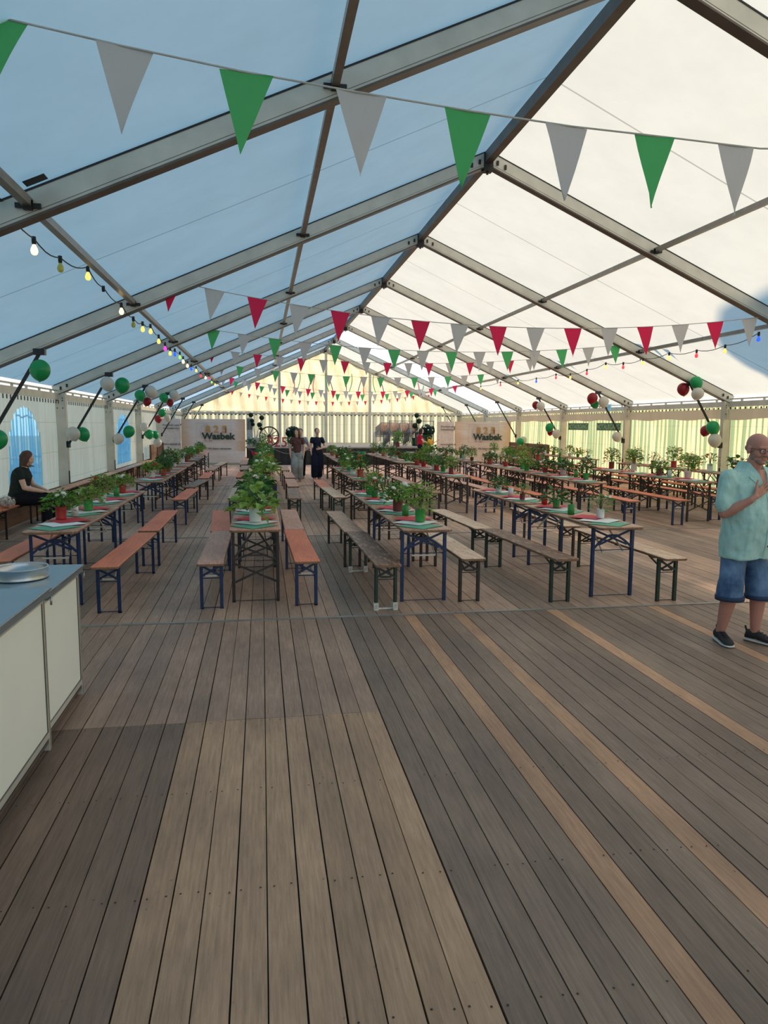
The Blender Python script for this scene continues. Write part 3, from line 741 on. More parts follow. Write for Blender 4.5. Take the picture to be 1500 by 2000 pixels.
def make_plant(x, y, z, pc, kd, fl, label, group='potted plants on the tables', sc=1.0, seed=0):
    rr = random.Random(seed)
    t = empty('potted_plant', (x, y, z), 0, label, 'plant', group); t.scale = (sc, sc, sc)
    link('pot', POT[(pc, 'tin' if rr.random() < 0.6 else 'pot')], t)
    keys = [k for k in FOL if k[0] == kd]
    link('foliage', FOL[rr.choice(keys)], t, (0, 0, 0.09), (0, 0, rr.random()*6.28))
    hh = {'bush': 0.24, 'broad': 0.25, 'tall': 0.33, 'sparse': 0.27}[kd]
    for k in range({'w': 3, 'r': 2, 'o': 3}.get(fl, 0)):
        a = rr.random()*6.28; q = rr.uniform(0.03, 0.12)
        o = link('blossom', BL[fl], t, (q*math.cos(a), q*math.sin(a)-0.03, hh*rr.uniform(.75, 1.05)), (rr.uniform(-.4, .4)+0.3, rr.uniform(-.4, .4), 0))
        o.scale = [rr.uniform(0.8, 1.3)]*3
    return t
def cyl_tin(x, y, z, c, label, h=0.12, r=0.038):
    b = MB(); b.lathe([(0.001, 0), (r, 0), (r, h), (r-0.004, h), (r-0.005, h-0.006), (0.001, h-0.008)], 20)
    o = b.build('pillar_candle', {'R': 'pot_red', 'G': 'pot_green', 'W': 'pot_white'}[c], None, (x, y, z)); return tag(o, label, 'candle', 'pillar candles on the tables')
# named placements for the near tables: (row, table index) -> [(dx from table centre, y, pot colour, foliage, flower)]
PL = {
 (1, 0): [(-0.10, 8.17, 'R', 'bush', 'w', 1.15), (0.0, 8.97, 'G', 'bush', 'w', 1.1)],
 (1, 1): [(-0.01, 9.87, 'W', 'tall', 'r', 1.0), (0.0, 11.2, 'R', 'bush', 'w', 1.1)],
 (1, 2): [(-0.04, 14.4, 'W', 'bush', 'r', 1.2), (0.1, 14.95, 'R', 'tall', None, 1.1), (0.0, 15.5, 'D', 'bush', None, 1.2)],
 (2, 0): [(-0.0, 7.72, 'W', 'broad', None, 1.3), (0.02, 8.35, 'G', 'bush', None, 1.25), (0.0, 9.0, 'W', 'bush', 'o', 1.2)],
 (2, 1): [(0.0, 9.75, 'W', 'broad', None, 1.25), (0.03, 10.4, 'G', 'bush', 'w', 1.2), (-0.03, 11.1, 'R', 'bush', None, 1.25)],
 (3, 0): [(0.03, 7.52, 'G', 'tall', None, 1.12), (-0.02, 8.5, 'D', 'bush', 'w', 1.25)],
 (3, 1): [(0.0, 9.6, 'W', 'sparse', 'w', 1.1), (-0.03, 10.16, 'G', 'tall', 'r', 0.95), (-0.03, 10.62, 'G', 'sparse', None, 1.2)],
 (4, 0): [(0.06, 7.56, 'W', 'sparse', 'w', 0.9), (0.0, 8.63, 'G', 'broad', 'r', 0.85)],
 (4, 1): [(-0.08, 9.62, 'D', 'sparse', None, 0.75), (-0.03, 10.76, 'W', 'bush', None, 0.95)],
 (4, 2): [(0.0, 15.0, 'D', 'tall', 'w', 1.05), (0.0, 15.7, 'G', 'tall', None, 1.1), (-0.03, 16.2, 'R', 'bush', None, 1.2)],
 (5, 0): [(0.1, 13.18, 'G', 'tall', 'r', 1.15), (0.2, 14.5, 'W', 'bush', None, 1.3)],
 (6, 0): [(0.15, 13.35, 'W', 'tall', 'w', 1.35), (0.02, 14.2, 'D', 'bush', 'w', 1.25)],
 (6, 1): [(0.25, 15.7, 'W', 'tall', 'w', 1.4), (0.2, 16.7, 'D', 'tall', 'w', 1.35)],
}
CAND = {(1, 0): [(-0.02, 8.42, 'W')], (1, 1): [(0.02, 10.66, 'G')], (3, 0): [(-0.03, 8.0, 'G')], (4, 0): [(-0.15, 7.86, 'G'), (-0.02, 8.99, 'R')],
        (4, 1): [(-0.07, 10.1, 'W')], (5, 0): [(0.2, 13.85, 'G')], (6, 0): [(0.05, 13.85, 'W')]}
NAP = 0
nap_me = {}
def napkin_mesh(col, seed):
    rr = random.Random(seed); b = MB(); s = 0.165; n = 5; vs = []
    for i in range(n+1):
        for j in range(n+1):
            x, y = -s+2*s*i/n, -s+2*s*j/n
            vs.append((x, y, 0.004+0.0012*math.sin(x*17+seed)*math.cos(y*13+seed*2)))
    b.add(vs, [(i*(n+1)+j, (i+1)*(n+1)+j, (i+1)*(n+1)+j+1, i*(n+1)+j+1) for i in range(n) for j in range(n)], 0, True)
    b.add([(x, y, z-0.0025) for x, y, z in vs], [(i*(n+1)+j, i*(n+1)+j+1, (i+1)*(n+1)+j+1, (i+1)*(n+1)+j) for i in range(n) for j in range(n)], 0, True)
    return b.mesh('paper_napkin', col)
for c in ('red', 'white', 'green'):
    nap_me[c] = [napkin_mesh(c, s) for s in (1, 2)]
POSN = {1: ['only'], 2: ['near', 'far'], 3: ['near', 'middle', 'far'], 4: ['nearest', 'second', 'third', 'farthest']}
for (row, n, x, y0, rot, ph) in TABLES:
    rr = random.Random(row*50+n)
    ct = 2
    for k in range(ct):
        yc = y0+2.2*(k+0.5)/ct-(0.12 if ct == 3 else 0)
        where = {1: 'middle', 2: ['near end', 'far end'][k] if ct == 2 else '', 3: ['near end', 'middle', 'far end'][k] if ct == 3 else ''}[ct]
        for q, c in enumerate(('red', 'white', 'green')):
            o = link('paper_napkin', nap_me[c][(k+q) % 2], None, (x-0.01*q+rr.uniform(-.015, .015), yc+0.20-0.24*q, 0.771+0.0055*(2-q)), (0, 0, PI/4+rr.uniform(-.15, .15)+rot))
            if c != 'red': o.scale = (1.05, 1.05, 1)
            tag(o, '%s paper napkin, %s of %s' % (c, where, ph), 'napkin', 'paper napkins fanned out on the tables')
    lst = PL.get((row, n))
    if lst is None:
        lst = []
        ks = ['bush', 'bush', 'tall', 'broad', 'sparse', 'tall'] if row != 2 else ['bush', 'broad', 'bush']
        m_ = 3 if (row <= 2) else (3 if n % 2 else 2)
        for k in range(m_):
            lst.append((rr.uniform(-.08, .08), y0+2.2*(k+0.5)/m_+rr.uniform(-.15, .15), rr.choice('RGWD'), rr.choice(ks), rr.choice([None, 'w', 'w', 'r', None, 'o'] if row > 1 else [None, 'w', 'r', None]), rr.uniform(1.1, 1.4)*(0.85 if y0 > 19 else 1) if row not in (2,) else 1.35))
    for k, (dx, yy, pc, kd, fl, s_) in enumerate(lst):
        px = x-(yy-y0-1.1)*math.sin(rot)+dx
        f_ = ' with %s flowers' % FN[fl] if fl else ''
        make_plant(px, yy, 0.788, pc, kd, fl, 'green plant%s, %s pot, %s on %s' % (f_, PN[pc], POSN[len(lst)][k], ph.replace('table of', 'table,')), sc=s_, seed=row*100+n*10+k)
    for k, (dx, yy, c) in enumerate(CAND.get((row, n), [])):
        cyl_tin(x+dx, yy, 0.788, c, '%s pillar candle standing on the %s' % (PN[c], ph))

# ------------------------------------------------------------------ bunting
def pennant_mesh(w_, h_, seed, mat):
    rr = random.Random(seed); b = MB(); n = 5; tw = rr.uniform(-0.02, 0.02); bl = rr.uniform(-0.03, 0.03)*h_/0.4; vs = []
    for i in range(n+1):
        u = i/n; half = w_/2*(1-u)
        for k in (-1, 0, 1):
            vs.append((k*half+tw*u, bl*u*u+0.010*math.sin(k*2+u*4+seed)*w_/0.3, -h_*u))
    fs = []
    for i in range(n):
        for k in range(2): fs.append((i*3+k, i*3+k+1, (i+1)*3+k+1, (i+1)*3+k))
    b.add(vs, fs, 0, True); return b.mesh('pennant', mat)
PNM = {c: [pennant_mesh(0.30, 0.45, s, m) for s in range(4)] for c, m in (('R', 'pn_red'), ('G', 'pn_green'), ('W', 'pn_white'))}
def bunting(pts, cols, label, w_=1.0, group='bunting strings across the tent', cordpts=None, step=0.65, start=0):
    """pts(s) gives the cord at length s"""
    t = empty('bunting_string', pts[0], 0, label, 'bunting', group); o = Vector(pts[0])
    P = [Vector(p)-o for p in pts]
    b = MB(); b.tube(P, 0.006, 5); b.build('cord', 'cord', t)
    # walk
    acc = 0; nxt = start; k = 0
    for a, c in zip(P, P[1:]):
        L = (c-a).length
        while nxt <= acc+L:
            p = a.lerp(c, (nxt-acc)/L); d = (c-a).normalized()
            cc = cols[k % len(cols)]
            q = link('pennant', PNM[cc][(k*7+len(label)) % 4], t, p, (rnd.uniform(-.06, .06), 0, math.atan2(d.y, d.x)))
            q.rotation_euler[1] = -math.atan2(d.z, math.hypot(d.x, d.y))*0.9
            q.scale = (w_, 1, w_)
            k += 1; nxt += step
        acc += L
    return t
def cat(Y, xm, zm, k, x0, x1, n=60): return [(x0+(x1-x0)*i/n, Y, zm+k*(x0+(x1-x0)*i/n-xm)**2) for i in range(n+1)]
bunting([(-2.9, 4.5, 4.28), (-2.1, 4.47, 4.08), (-1.33, 4.45, 3.94), (-0.73, 4.42, 3.84), (-0.09, 4.42, 3.76), (0.55, 4.44, 3.71), (1.24, 4.50, 3.68), (1.94, 4.56, 3.66), (2.62, 4.66, 3.68), (3.4, 4.78, 3.70), (4.3, 4.9, 3.8), (6, 5.1, 4.1)],
        'WG', 'nearest bunting string, green and white pennants, sagging overhead', 1.0, start=0.93, step=0.655)
bunting(cat(11.69, 4.35, 3.40, 0.0168, -1.9, 9.3), 'RW', 'second bunting string from the front, red and white pennants', 1.03, start=0.60, step=0.645)
bunting(cat(16.69, 4.15, 3.49, 0.0133, -3.2, 10.5), 'GW', 'third bunting string, green and white pennants', 0.98, start=0.87, step=0.672)
bunting(cat(21.69, 3.85, 3.63, 0.0105, -2.7, 10.3), 'RW', 'fourth bunting string, red and white pennants below the third frame', 0.85, start=0.1, step=0.632)
bunting(cat(26.69, 4.3, 3.525, 0.0118, -2.9, 10.4), 'WG', 'fifth bunting string, green and white pennants', 0.9, start=0.31, step=0.63)
bunting(cat(33.0, 4.35, 3.29, 0.0165, -2.6, 9.3), 'RW', 'bunting string of small red and white pennants before the stage', 0.8, start=0.25, step=0.56)
bunting(cat(34.5, 4.25, 3.22, 0.0178, -2.4, 9.2), 'GW', 'bunting string of small green and white pennants over the stage', 0.75, start=0.14, step=0.585)
bunting(cat(41.2, 3.9, 3.07, 0.018, -1.9, 9.6), 'RW', 'farthest bunting string, tiny red and white pennants at the gable', 0.55, start=0.36, step=0.46)
# ribbons dangling before the gable
rb_x = [1.6, 1.9, 2.5, 2.75, 3.4, 3.6, 4.3, 4.6, 5.1, 5.4, 5.9, 6.3, 8.2, 8.45]
for k, x in enumerate(rb_x):
    b = MB(); n = 8; vs = []
    for i in range(n+1):
        u = i/n; vs += [(0.10*math.sin(u*3+k)-0.02, 0.03*u, -0.95*u), (0.10*math.sin(u*3+k)+0.02, 0.0, -0.95*u)]
    b.add(vs, [(2*i, 2*i+1, 2*i+3, 2*i+2) for i in range(n)], 0, True)
    c = ['R', 'G', 'D'][k % 3]
    o = b.build('hanging_ribbon', {'R': 'pn_red', 'G': 'pn_green', 'D': 'black'}[c], None, (x, 38.5, 4.35+0.1*math.sin(k*2)))
    b2 = MB(); b2.tube([(0, 0, 0), (0, 0, zt(x)-4.35-0.1*math.sin(k*2))], 0.003, 4); b2.build('thread', 'cord', o)
    tag(o, 'thin %s ribbon dangling before the gable, %s from the left' % ({'R': 'red', 'G': 'green', 'D': 'black'}[c], ['first', 'second', 'third', 'fourth', 'fifth', 'sixth', 'seventh', 'eighth', 'ninth', 'tenth', 'eleventh', 'twelfth', 'thirteenth', 'last'][k]), 'ribbon', 'ribbons dangling before the gable')

# ------------------------------------------------------------------ balloons
BAL = [('G', -3.18, 11.5, 2.57, 0.143), ('G', -3.81, 11.5, 1.56, 0.136), ('W', -3.23, 16.5, 2.64, 0.143), ('G', -2.97, 16.75, 2.63, 0.155), ('W', -3.94, 16.4, 1.58, 0.142), ('G', -3.86, 16.9, 1.57, 0.144), ('G', -3.34, 21.45, 2.59, 0.143), ('W', -3.07, 21.6, 2.7, 0.159), ('R', -3.21, 21.85, 2.43, 0.117), ('G', -3.72, 21.75, 1.58, 0.159), ('W', -3.96, 21.5, 1.38, 0.143), ('G', -3.33, 26.45, 2.7, 0.151), ('W', -3.0, 26.6, 2.81, 0.161), ('R', -3.18, 26.9, 2.55, 0.126), ('G', -3.69, 28.7, 2.21, 0.144), ('R', -3.8, 28.4, 1.98, 0.133), ('W', -3.53, 28.9, 2.01, 0.126), ('W', -4.0, 26.4, 1.69, 0.142), ('G', -3.87, 26.55, 1.44, 0.155), ('G', -3.72, 26.9, 1.42, 0.127), ('W', -3.65, 26.95, 1.14, 0.145),
 ('G', 10.40, 16.45, 2.87, 0.145), ('R', 10.28, 16.8, 2.73, 0.145), ('W', 10.39, 16.35, 2.60, 0.142), ('G', 10.94, 16.5, 1.79, 0.157), ('R', 10.98, 16.85, 1.71, 0.128), ('W', 10.98, 16.45, 1.48, 0.157), ('R', 10.16, 21.6, 2.67, 0.159), ('G', 10.38, 21.9, 2.5, 0.129), ('W', 10.49, 21.5, 2.56, 0.159), ('W', 10.98, 21.5, 1.48, 0.144), ('R', 10.36, 26.9, 2.6, 0.137), ('W', 10.40, 26.5, 2.55, 0.155), ('G', 10.82, 26.6, 1.75, 0.156), ('R', 10.98, 26.9, 1.57, 0.118), ('W', 11.0, 26.35, 1.52, 0.155), ('G', 11.05, 30.4, 1.12, 0.159), ('W', 11.3, 30.7, 1.19, 0.15)]
def balloon_mesh(c):
    b = MB(); prof = []
    for i in range(19):
        u = i/18*PI; z = math.cos(u); r_ = math.sin(u)*(1.0 if z > 0 else 1.0-0.16*z*z)
        prof.append((max(0.0005, r_), z*1.06 if z > 0 else z*1.22))
    b.lathe(prof, 28); return b.mesh('balloon', 'b_'+c)
def knot_mesh(c):
    b = MB(); b.lathe([(0.001, 0), (0.05, -0.02), (0.11, -0.12), (0.001, -0.10)], 12, (0, 0, -1.19)); return b.mesh('knot', 'b_'+c)
BM = {c: (balloon_mesh(c), knot_mesh(c)) for c in 'GWR'}
bn = {'G': 'green', 'W': 'white', 'R': 'dark red'}
fr = {11: 'nearest', 16: 'second', 21: 'third', 26: 'fourth', 28: 'fourth', 30: 'farthest'}
seen = {}
for c, x, y, z, r_ in BAL:
    o = link('balloon', BM[c][0], None, (x, y, z), (rnd.uniform(-.5, .5), rnd.uniform(-.5, .5), rnd.random()*6)); o.scale = (r_, r_, r_)
    link('knot', BM[c][1], o)
    side = 'left' if x < 3 else 'right'; lv = 'top' if z > 2.4 else 'bottom'
    if int(y) == 28: lb = '%s balloon floating high behind the fourth left brace' % bn[c]
    elif int(y) == 30: lb = '%s balloon in front of the right wooden board wall' % bn[c]
    else: lb = '%s balloon at the %s of the %s %s roof brace' % (bn[c], lv, fr[int(y)], side)
    k = seen.get(lb, 0); seen[lb] = k+1
    if k: lb = lb.replace('balloon', 'balloon, the further of two,')
    tag(o, lb, 'balloon', 'balloon clusters on the knee braces')

# ------------------------------------------------------------------ coloured bulb strings
def bulbmat(n, c, e):
    m, t, b = nt(n); b.inputs['Base Color'].default_value = (*c, 1); b.inputs['Roughness'].default_value = 0.15
    b.inputs['Emission Color'].default_value = (*c, 1); b.inputs['Emission Strength'].default_value = e; m.cycles.emission_sampling = 'NONE'; M[n] = m
bulbmat('bulb_warm', (1.0, 0.66, 0.30), 2.0); bulbmat('bulb_yellow', (0.85, 0.62, 0.15), 0.9); bulbmat('bulb_pink', (0.75, 0.06, 0.6), 0.8); bulbmat('bulb_blue', (0.03, 0.12, 0.8), 0.8)
bulbmat('bulb_green', (0.35, 0.75, 0.15), 0.8); bulbmat('bulb_red', (0.85, 0.05, 0.08), 0.8); bulbmat('bulb_off', (0.45, 0.45, 0.10), 0.05)
def light_string(pts, bulbs, label):
    t = empty('light_string', pts[0], 0, label, 'string lights', 'coloured bulb strings under the roof'); o = Vector(pts[0])
    b = MB(); P = []
    for a, c in zip(pts, pts[1:]):
        a = Vector(a)-o; c = Vector(c)-o
        for i in range(5):
            u = i/5; P.append(a.lerp(c, u)+Vector((0, 0, -0.05*math.sin(u*PI))))
    P.append(Vector(pts[-1])-o); b.tube(P, 0.007, 5); b.build('cable', 'black', t)
    for (x, y, z, m) in bulbs:
        s = MB(); s.lathe([(0.001, 0.02), (0.02, 0.018), (0.022, -0.03), (0.018, -0.055), (0.001, -0.055)], 10)
        so_ = s.build('socket', 'black', t, Vector((x, y, z))-o)
        if m:
            g_ = MB(); g_.lathe([(0.012, -0.05), (0.016, -0.062), (0.031, -0.095), (0.034, -0.115), (0.028, -0.138), (0.014, -0.15), (0.001, -0.153)], 14)
            g_.build('bulb', m, so_)
ls = [(-2.06, 6.62, 3.60), (-2.1, 7.6, 3.53), (-2.07, 8.4, 3.53), (-1.99, 9.3, 3.62), (-2.0, 10.2, 3.55), (-1.96, 11.2, 3.50), (-1.93, 12, 3.42), (-1.9, 12.7, 3.44), (-1.86, 13.3, 3.48), (-1.86, 14.3, 3.42), (-1.86, 15.2, 3.38), (-1.86, 16.0, 3.36), (-1.82, 16.5, 3.39), (-1.8, 17.3, 3.40), (-1.8, 18, 3.36), (-1.8, 19, 3.34), (-1.8, 20, 3.34), (-1.8, 21.5, 3.4), (-1.8, 23, 3.35), (-1.8, 25, 3.42), (-1.8, 26.6, 3.5), (-1.8, 28, 3.44), (-1.8, 30, 3.46)]
bc = ['bulb_warm', 'bulb_off', 'bulb_yellow', None, 'bulb_warm', 'bulb_off', 'bulb_yellow', 'bulb_yellow', 'bulb_yellow', 'bulb_pink', 'bulb_yellow', 'bulb_blue', 'bulb_green', 'bulb_warm', 'bulb_warm', 'bulb_blue', 'bulb_yellow', 'bulb_red', 'bulb_warm', 'bulb_red', 'bulb_green', 'bulb_yellow']
light_string([(-2.3, 5.6, 3.75)]+ls, [(*p, c) for p, c in zip(ls[1:], bc)], 'string of coloured bulbs along the left roof purlin')
rs = [(8.6, 11.8, 3.44), (8.82, 13.06, 3.36), (8.82, 14.0, 3.36), (8.8, 15.0, 3.40), (8.82, 16.15, 3.38), (8.82, 17.1, 3.36), (8.75, 17.9, 3.42), (8.84, 19.2, 3.35), (8.93, 20.5, 3.32), (8.9, 21.5, 3.38), (8.85, 23.0, 3.35), (8.8, 24.6, 3.38), (8.8, 26.5, 3.42), (8.8, 29, 3.4)]
bc2 = ['bulb_blue', 'bulb_yellow', 'bulb_red', 'bulb_yellow', 'bulb_yellow', 'bulb_red', 'bulb_yellow', 'bulb_red', 'bulb_yellow', 'bulb_red', 'bulb_blue', 'bulb_yellow', 'bulb_red', 'bulb_yellow']
light_string(rs, [(*p, c) for p, c in zip(rs, bc2)], 'string of coloured bulbs along the right roof purlin')

# ------------------------------------------------------------------ serving counter at the left front
def counter(x1, ya, yb, zt_, label, group):
    x0 = x1-0.95; t = empty('serving_counter', ((x0+x1)/2, (ya+yb)/2, 0), 0, label, 'counter', group); ox, oy = (x0+x1)/2, (ya+yb)/2
    b = MB(); b.box(x0-ox-0.01, x1-ox+0.025, ya-oy-0.005, yb-oy+0.012, zt_-0.045, zt_)
    b.box(x0-ox, x1-ox+0.032, ya-oy, yb-oy+0.02, zt_-0.014, zt_-0.004, 1); b.build('worktop', ['steel_top', 'steel'], t)
    b = MB(); e = 0.034
    for xx in (x0, x1-e):
        for yy in (ya, yb-e): b.box(xx-ox, xx+e-ox, yy-oy, yy+e-oy, 0.0, zt_-0.045)
    for xx in (x0, x1-e):
        b.box(xx-ox, xx+e-ox, ya+e-oy, yb-e-oy, 0.075, 0.105); b.box(xx-ox, xx+e-ox, ya+e-oy, yb-e-oy, zt_-0.075, zt_-0.045)
        b.box(xx-ox+0.004, xx+e-ox-0.004, ya+e-oy, yb-e-oy, 0.045, 0.062, 1)
    for yy in (ya, yb-e): b.box(x0+e-ox, x1-e-ox, yy-oy, yy+e-oy, 0.075, 0.105)
    for yy in (ya+e, yb-e-0.005): b.box(x1-ox-0.016, x1-ox-0.003, yy-oy, yy+0.005-oy, 0.105, zt_-0.075, 1)
    b.box(x1-ox-0.016, x1-ox-0.003, ya+e-oy, yb-e-oy, 0.105, 0.110, 1); b.box(x1-ox+0.0, x1-ox+0.002, yb-oy-0.02, yb-oy-0.016, 0.0, zt_-0.05, 1)
    b.build('frame', ['alu', 'alu_dark'], t)
    for (a0, a1, b0, b1) in ((x1-0.018, x1-0.008, ya+e, yb-e), (x0+0.008, x0+0.018, ya+e, yb-e), (x0+e, x1-e, yb-0.018, yb-0.008)):
        b = MB(); b.box(a0-ox, a1-ox, b0-oy, b1-oy, 0.105, zt_-0.075); b.build('side_panel', 'panel_white', t)
    b = MB()
    for xx in (x0+0.05, x1-0.07):
        for yy in (ya+0.06, yb-0.08): b.box(xx-ox-0.02, xx-ox+0.04, yy-oy-0.02, yy-oy+0.04, 0, 0.075)
    b.build('foot_block', 'black', t)
    b = MB(); b.tube([(x1-ox+0.01, yb-oy+0.014, zt_-0.07), (x1-ox+0.028, yb-oy+0.02, zt_-0.05), (x1-ox+0.028, yb-oy+0.02, zt_-0.10)], 0.006, 6); b.build('latch', 'steel', t)
counter(-1.205, 4.18, 5.0, 0.875, 'far steel-topped white counter unit carrying the metal ring', 'white serving counter units')
counter(-1.18, 2.35, 4.14, 0.91, 'near steel-topped white counter unit at the left edge', 'white serving counter units')
t = empty('metal_ring', (-1.44, 4.60, 0.878), 0, 'shallow round stainless steel ring tray on the far counter', 'tray')
b = MB(); b.lathe([(0.150, 0), (0.156, 0.003), (0.154, 0.008), (0.153, 0.058), (0.158, 0.064), (0.158, 0.068), (0.150, 0.068), (0.149, 0.06), (0.149, 0.006), (0.001, 0.004)], 48); b.build('rim', 'steel', t)
b = MB(); b.lathe([(0.001, 0.012), (0.06, 0.014), (0.11, 0.010), (0.115, 0.005)], 24, (-0.02, 0.0, 0)); b.build('red_cloth', 'red', t)

# ------------------------------------------------------------------ banners, signs, wooden boards
def text_mesh(s, size, mat, bold=0.0, depth=0.002, align='LEFT'):
    cu = bpy.data.curves.new('text', 'FONT'); cu.body = s; cu.size = size; cu.offset = bold*size; cu.extrude = depth; cu.align_x = align; cu.resolution_u = 3
    o = bpy.data.objects.new('text', cu); C.objects.link(o)
    bpy.context.view_layer.update()
    me = bpy.data.meshes.new_from_object(o.evaluated_get(bpy.context.evaluated_depsgraph_get()))
    bpy.data.objects.remove(o); bpy.data.curves.remove(cu)
    me.materials.clear(); me.materials.append(M[mat] if isinstance(mat, str) else mat); return me
def put_text(name, s, size, mat, parent, loc, rot=(PI/2, 0, 0), bold=0.02, align='LEFT', sx=1.0):
    o = link(name, text_mesh(s, size, mat, bold, 0.002, align), parent, loc, rot); o.scale = (sx, 1, 1); return o
M['ink_gold'] = plain('gold_print', (0.50, 0.32, 0.12), 0.6); M['ink_green'] = plain('dark_green_print', (0.02, 0.05, 0.035), 0.6)
M['ink_red'] = plain('red_print', (0.36, 0.06, 0.07), 0.6); M['ink_grey'] = plain('grey_print', (0.12, 0.11, 0.11), 0.6); M['ink_line'] = plain('line_print', (0.48, 0.44, 0.42), 0.6)
def banner_mat(name, warm):
    m, t, b = nt(name)
    tc = N(t, 'ShaderNodeTexCoord'); sp = N(t, 'ShaderNodeSeparateXYZ'); t.links.new(tc.outputs['Object'], sp.inputs[0])
    a = math_n(t, 'ABSOLUTE', math_n(t, 'DIVIDE', sp.outputs['X'], 1.42))
    k = ramp(t, a, [(0.60, (0, 0, 0)), (0.97, (1, 1, 1))])
    base = (0.72, 0.67, 0.66) if not warm else (0.80, 0.68, 0.58)
    zlow = math_n(t, 'GREATER_THAN', sp.outputs['Z'], 0.62)
    k2 = math_n(t, 'MULTIPLY', k, zlow)
    col = mixc(t, k2, base, (0.62, 0.42, 0.26) if not warm else (0.76, 0.50, 0.32))
    t.links.new(col, b.inputs['Base Color']); b.inputs['Roughness'].default_value = 0.55
    bump(t, b, ntex(t, 1.1, (1, 1, 2.2), 3, 0.5), 0.6, 0.12); return m
def banner(xa, xb, y, z0, z1, mat, label, warm=False, wide=True):
    cx = (xa+xb)/2; w_ = xb-xa; t = empty('banner', (cx, y, 0), 0, label, 'banner', 'printed banners either side of the stage')
    b = MB(); nx, nz = 40, 24; vs = []
    for a in range(nz+1):
        for c in range(nx+1):
            x = -w_/2+w_*c/nx; z = z0+(z1-z0)*a/nz
            vs.append((x, 0.018*noise.noise(Vector((x*1.4+cx, z*2.0, 1)))+0.01*math.sin(x*3+z*6), z))
    b.add(vs, [(a*(nx+1)+c, a*(nx+1)+c+1, (a+1)*(nx+1)+c+1, (a+1)*(nx+1)+c) for a in range(nz) for c in range(nx)], 0, True)
    b.add([(x, yy+0.004, z) for x, yy, z in vs], [(a*(nx+1)+c, (a+1)*(nx+1)+c, (a+1)*(nx+1)+c+1, a*(nx+1)+c+1) for a in range(nz) for c in range(nx)], 0, True)
    b.build('sheet', mat, t)
    f = MB()
    for x in (-w_/2+0.01, w_/2-0.01): f.tube([(x, 0.035, 0), (x, 0.035, z1)], 0.012, 8)
    f.tube([(-w_/2, 0.035, z1-0.01), (w_/2, 0.035, z1-0.01)], 0.010, 8); f.build('frame', 'black', t)
    Y = -0.05
    if wide:
        k = w_/3.0
        b = MB()
        for p, q in (((-0.78, 1.86), (0.83, 1.86)), ((0.83, 1.86), (0.83, 1.02)), ((0.83, 1.02), (-0.78, 1.02)), ((-0.78, 1.02), (-0.78, 1.86))):
            b.bar((p[0]*k, Y, p[1]), (q[0]*k, Y, q[1]), 0.006, 0.008)
        for r_ in (0.26, 0.30, 0.34):
            pts = [((-0.30+r_*math.cos(a))*k, Y, 1.48+r_*math.sin(a)) for a in [PI*0.45+i*PI*0.9/10 for i in range(11)]]
            b.tube(pts, 0.004, 4)
        b.build('printed_lines', 'ink_line', t)
        put_text('anniversary_number', '8 2 5', 0.42, 'ink_gold', t, (-0.38*k, Y, 1.44), bold=0.028, sx=1.18*k)
        put_text('anniversary_word', 'JAHRE', 0.095, 'ink_red', t, (0.62*k, Y, 1.42), (PI/2, -PI/2, 0), bold=0.03)
        put_text('place_name', 'Wasbek', 0.39, 'ink_green', t, (-0.53*k, Y, 1.15), bold=0.038, sx=1.17*k)
        put_text('year_line', '1201 - 2026', 0.085, 'ink_red', t, (-0.47*k, Y, 1.05), bold=0.01, sx=1.0*k)
        put_text('slogan', 'Unser Dorf - Wir feiern gemeinsam', 0.125, 'ink_grey', t, (0.83*k, Y, 0.70), bold=0.02, align='RIGHT', sx=0.98*k)
    else:
        put_text('programme_line', 'Programm unter', 0.105, 'ink_grey', t, (-w_/2+0.13, Y, 1.72), bold=0.02)
        put_text('programme_line', 'Veranstaltungen', 0.105, 'ink_grey', t, (-w_/2+0.13, Y, 1.58), bold=0.02)
        put_text('web_address', 'www.wasbek.de', 0.11, 'ink_grey', t, (-w_/2+0.13, Y, 0.90), bold=0.02)
M['ban_l'] = banner_mat('banner_print_left', False); M['ban_r'] = banner_mat('banner_print_right', True)
M['ban_pl'] = plain('banner_plain_left', (0.70, 0.65, 0.65), 0.6, bmp=0.4, bscale=2); M['ban_pr'] = plain('banner_plain_right', (0.80, 0.69, 0.62), 0.6, bmp=0.4, bscale=2)
banner(-3.44, -0.72, 32.8, 0.12, 2.02, M['ban_l'], 'wide anniversary banner with gold 825 and Wasbek, left of the stage')
banner(-4.33, -3.47, 32.8, 0.12, 2.02, M['ban_pl'], 'narrow white text banner at the left tent wall', wide=False)
banner(8.80, 11.48, 32.9, 0.12, 1.98, M['ban_r'], 'wide anniversary banner with gold 825 and Wasbek, right of the stage', True)
banner(7.98, 8.74, 32.9, 0.12, 1.98, M['ban_pr'], 'narrow white text banner right of the stage beside the barrel', True, False)
for (x, ya, yb, hh, lb) in ((-4.12, 28.3, 31.9, 1.02, 'brown wooden board screen along the left tent wall'), (11.2, 27.5, 32.2, 1.07, 'brown wooden board screen along the right tent wall')):
    t = empty('board_screen', (x, (ya+yb)/2, 0), 0, lb, 'screen'); L = yb-ya
    b = MB(); n = 6
    for q in range(n): b.box(-0.014, 0.014, -L/2, L/2, q*hh/n+0.003, (q+1)*hh/n-0.003)
    b.build('boards', 'w_wall', t)
    b = MB()
    for q in (-0.48, 0, 0.48): b.box(0.014 if x < 0 else -0.05, 0.05 if x < 0 else -0.014, q*L-0.03, q*L+0.03, 0, hh)
    b.build('upright', 'w_wall', t)
M['sign_green'] = plain('emergency_sign_green', (0.03, 0.17, 0.07), 0.5); M['sign_ink'] = plain('sign_lettering', (0.35, 0.55, 0.33), 0.5)
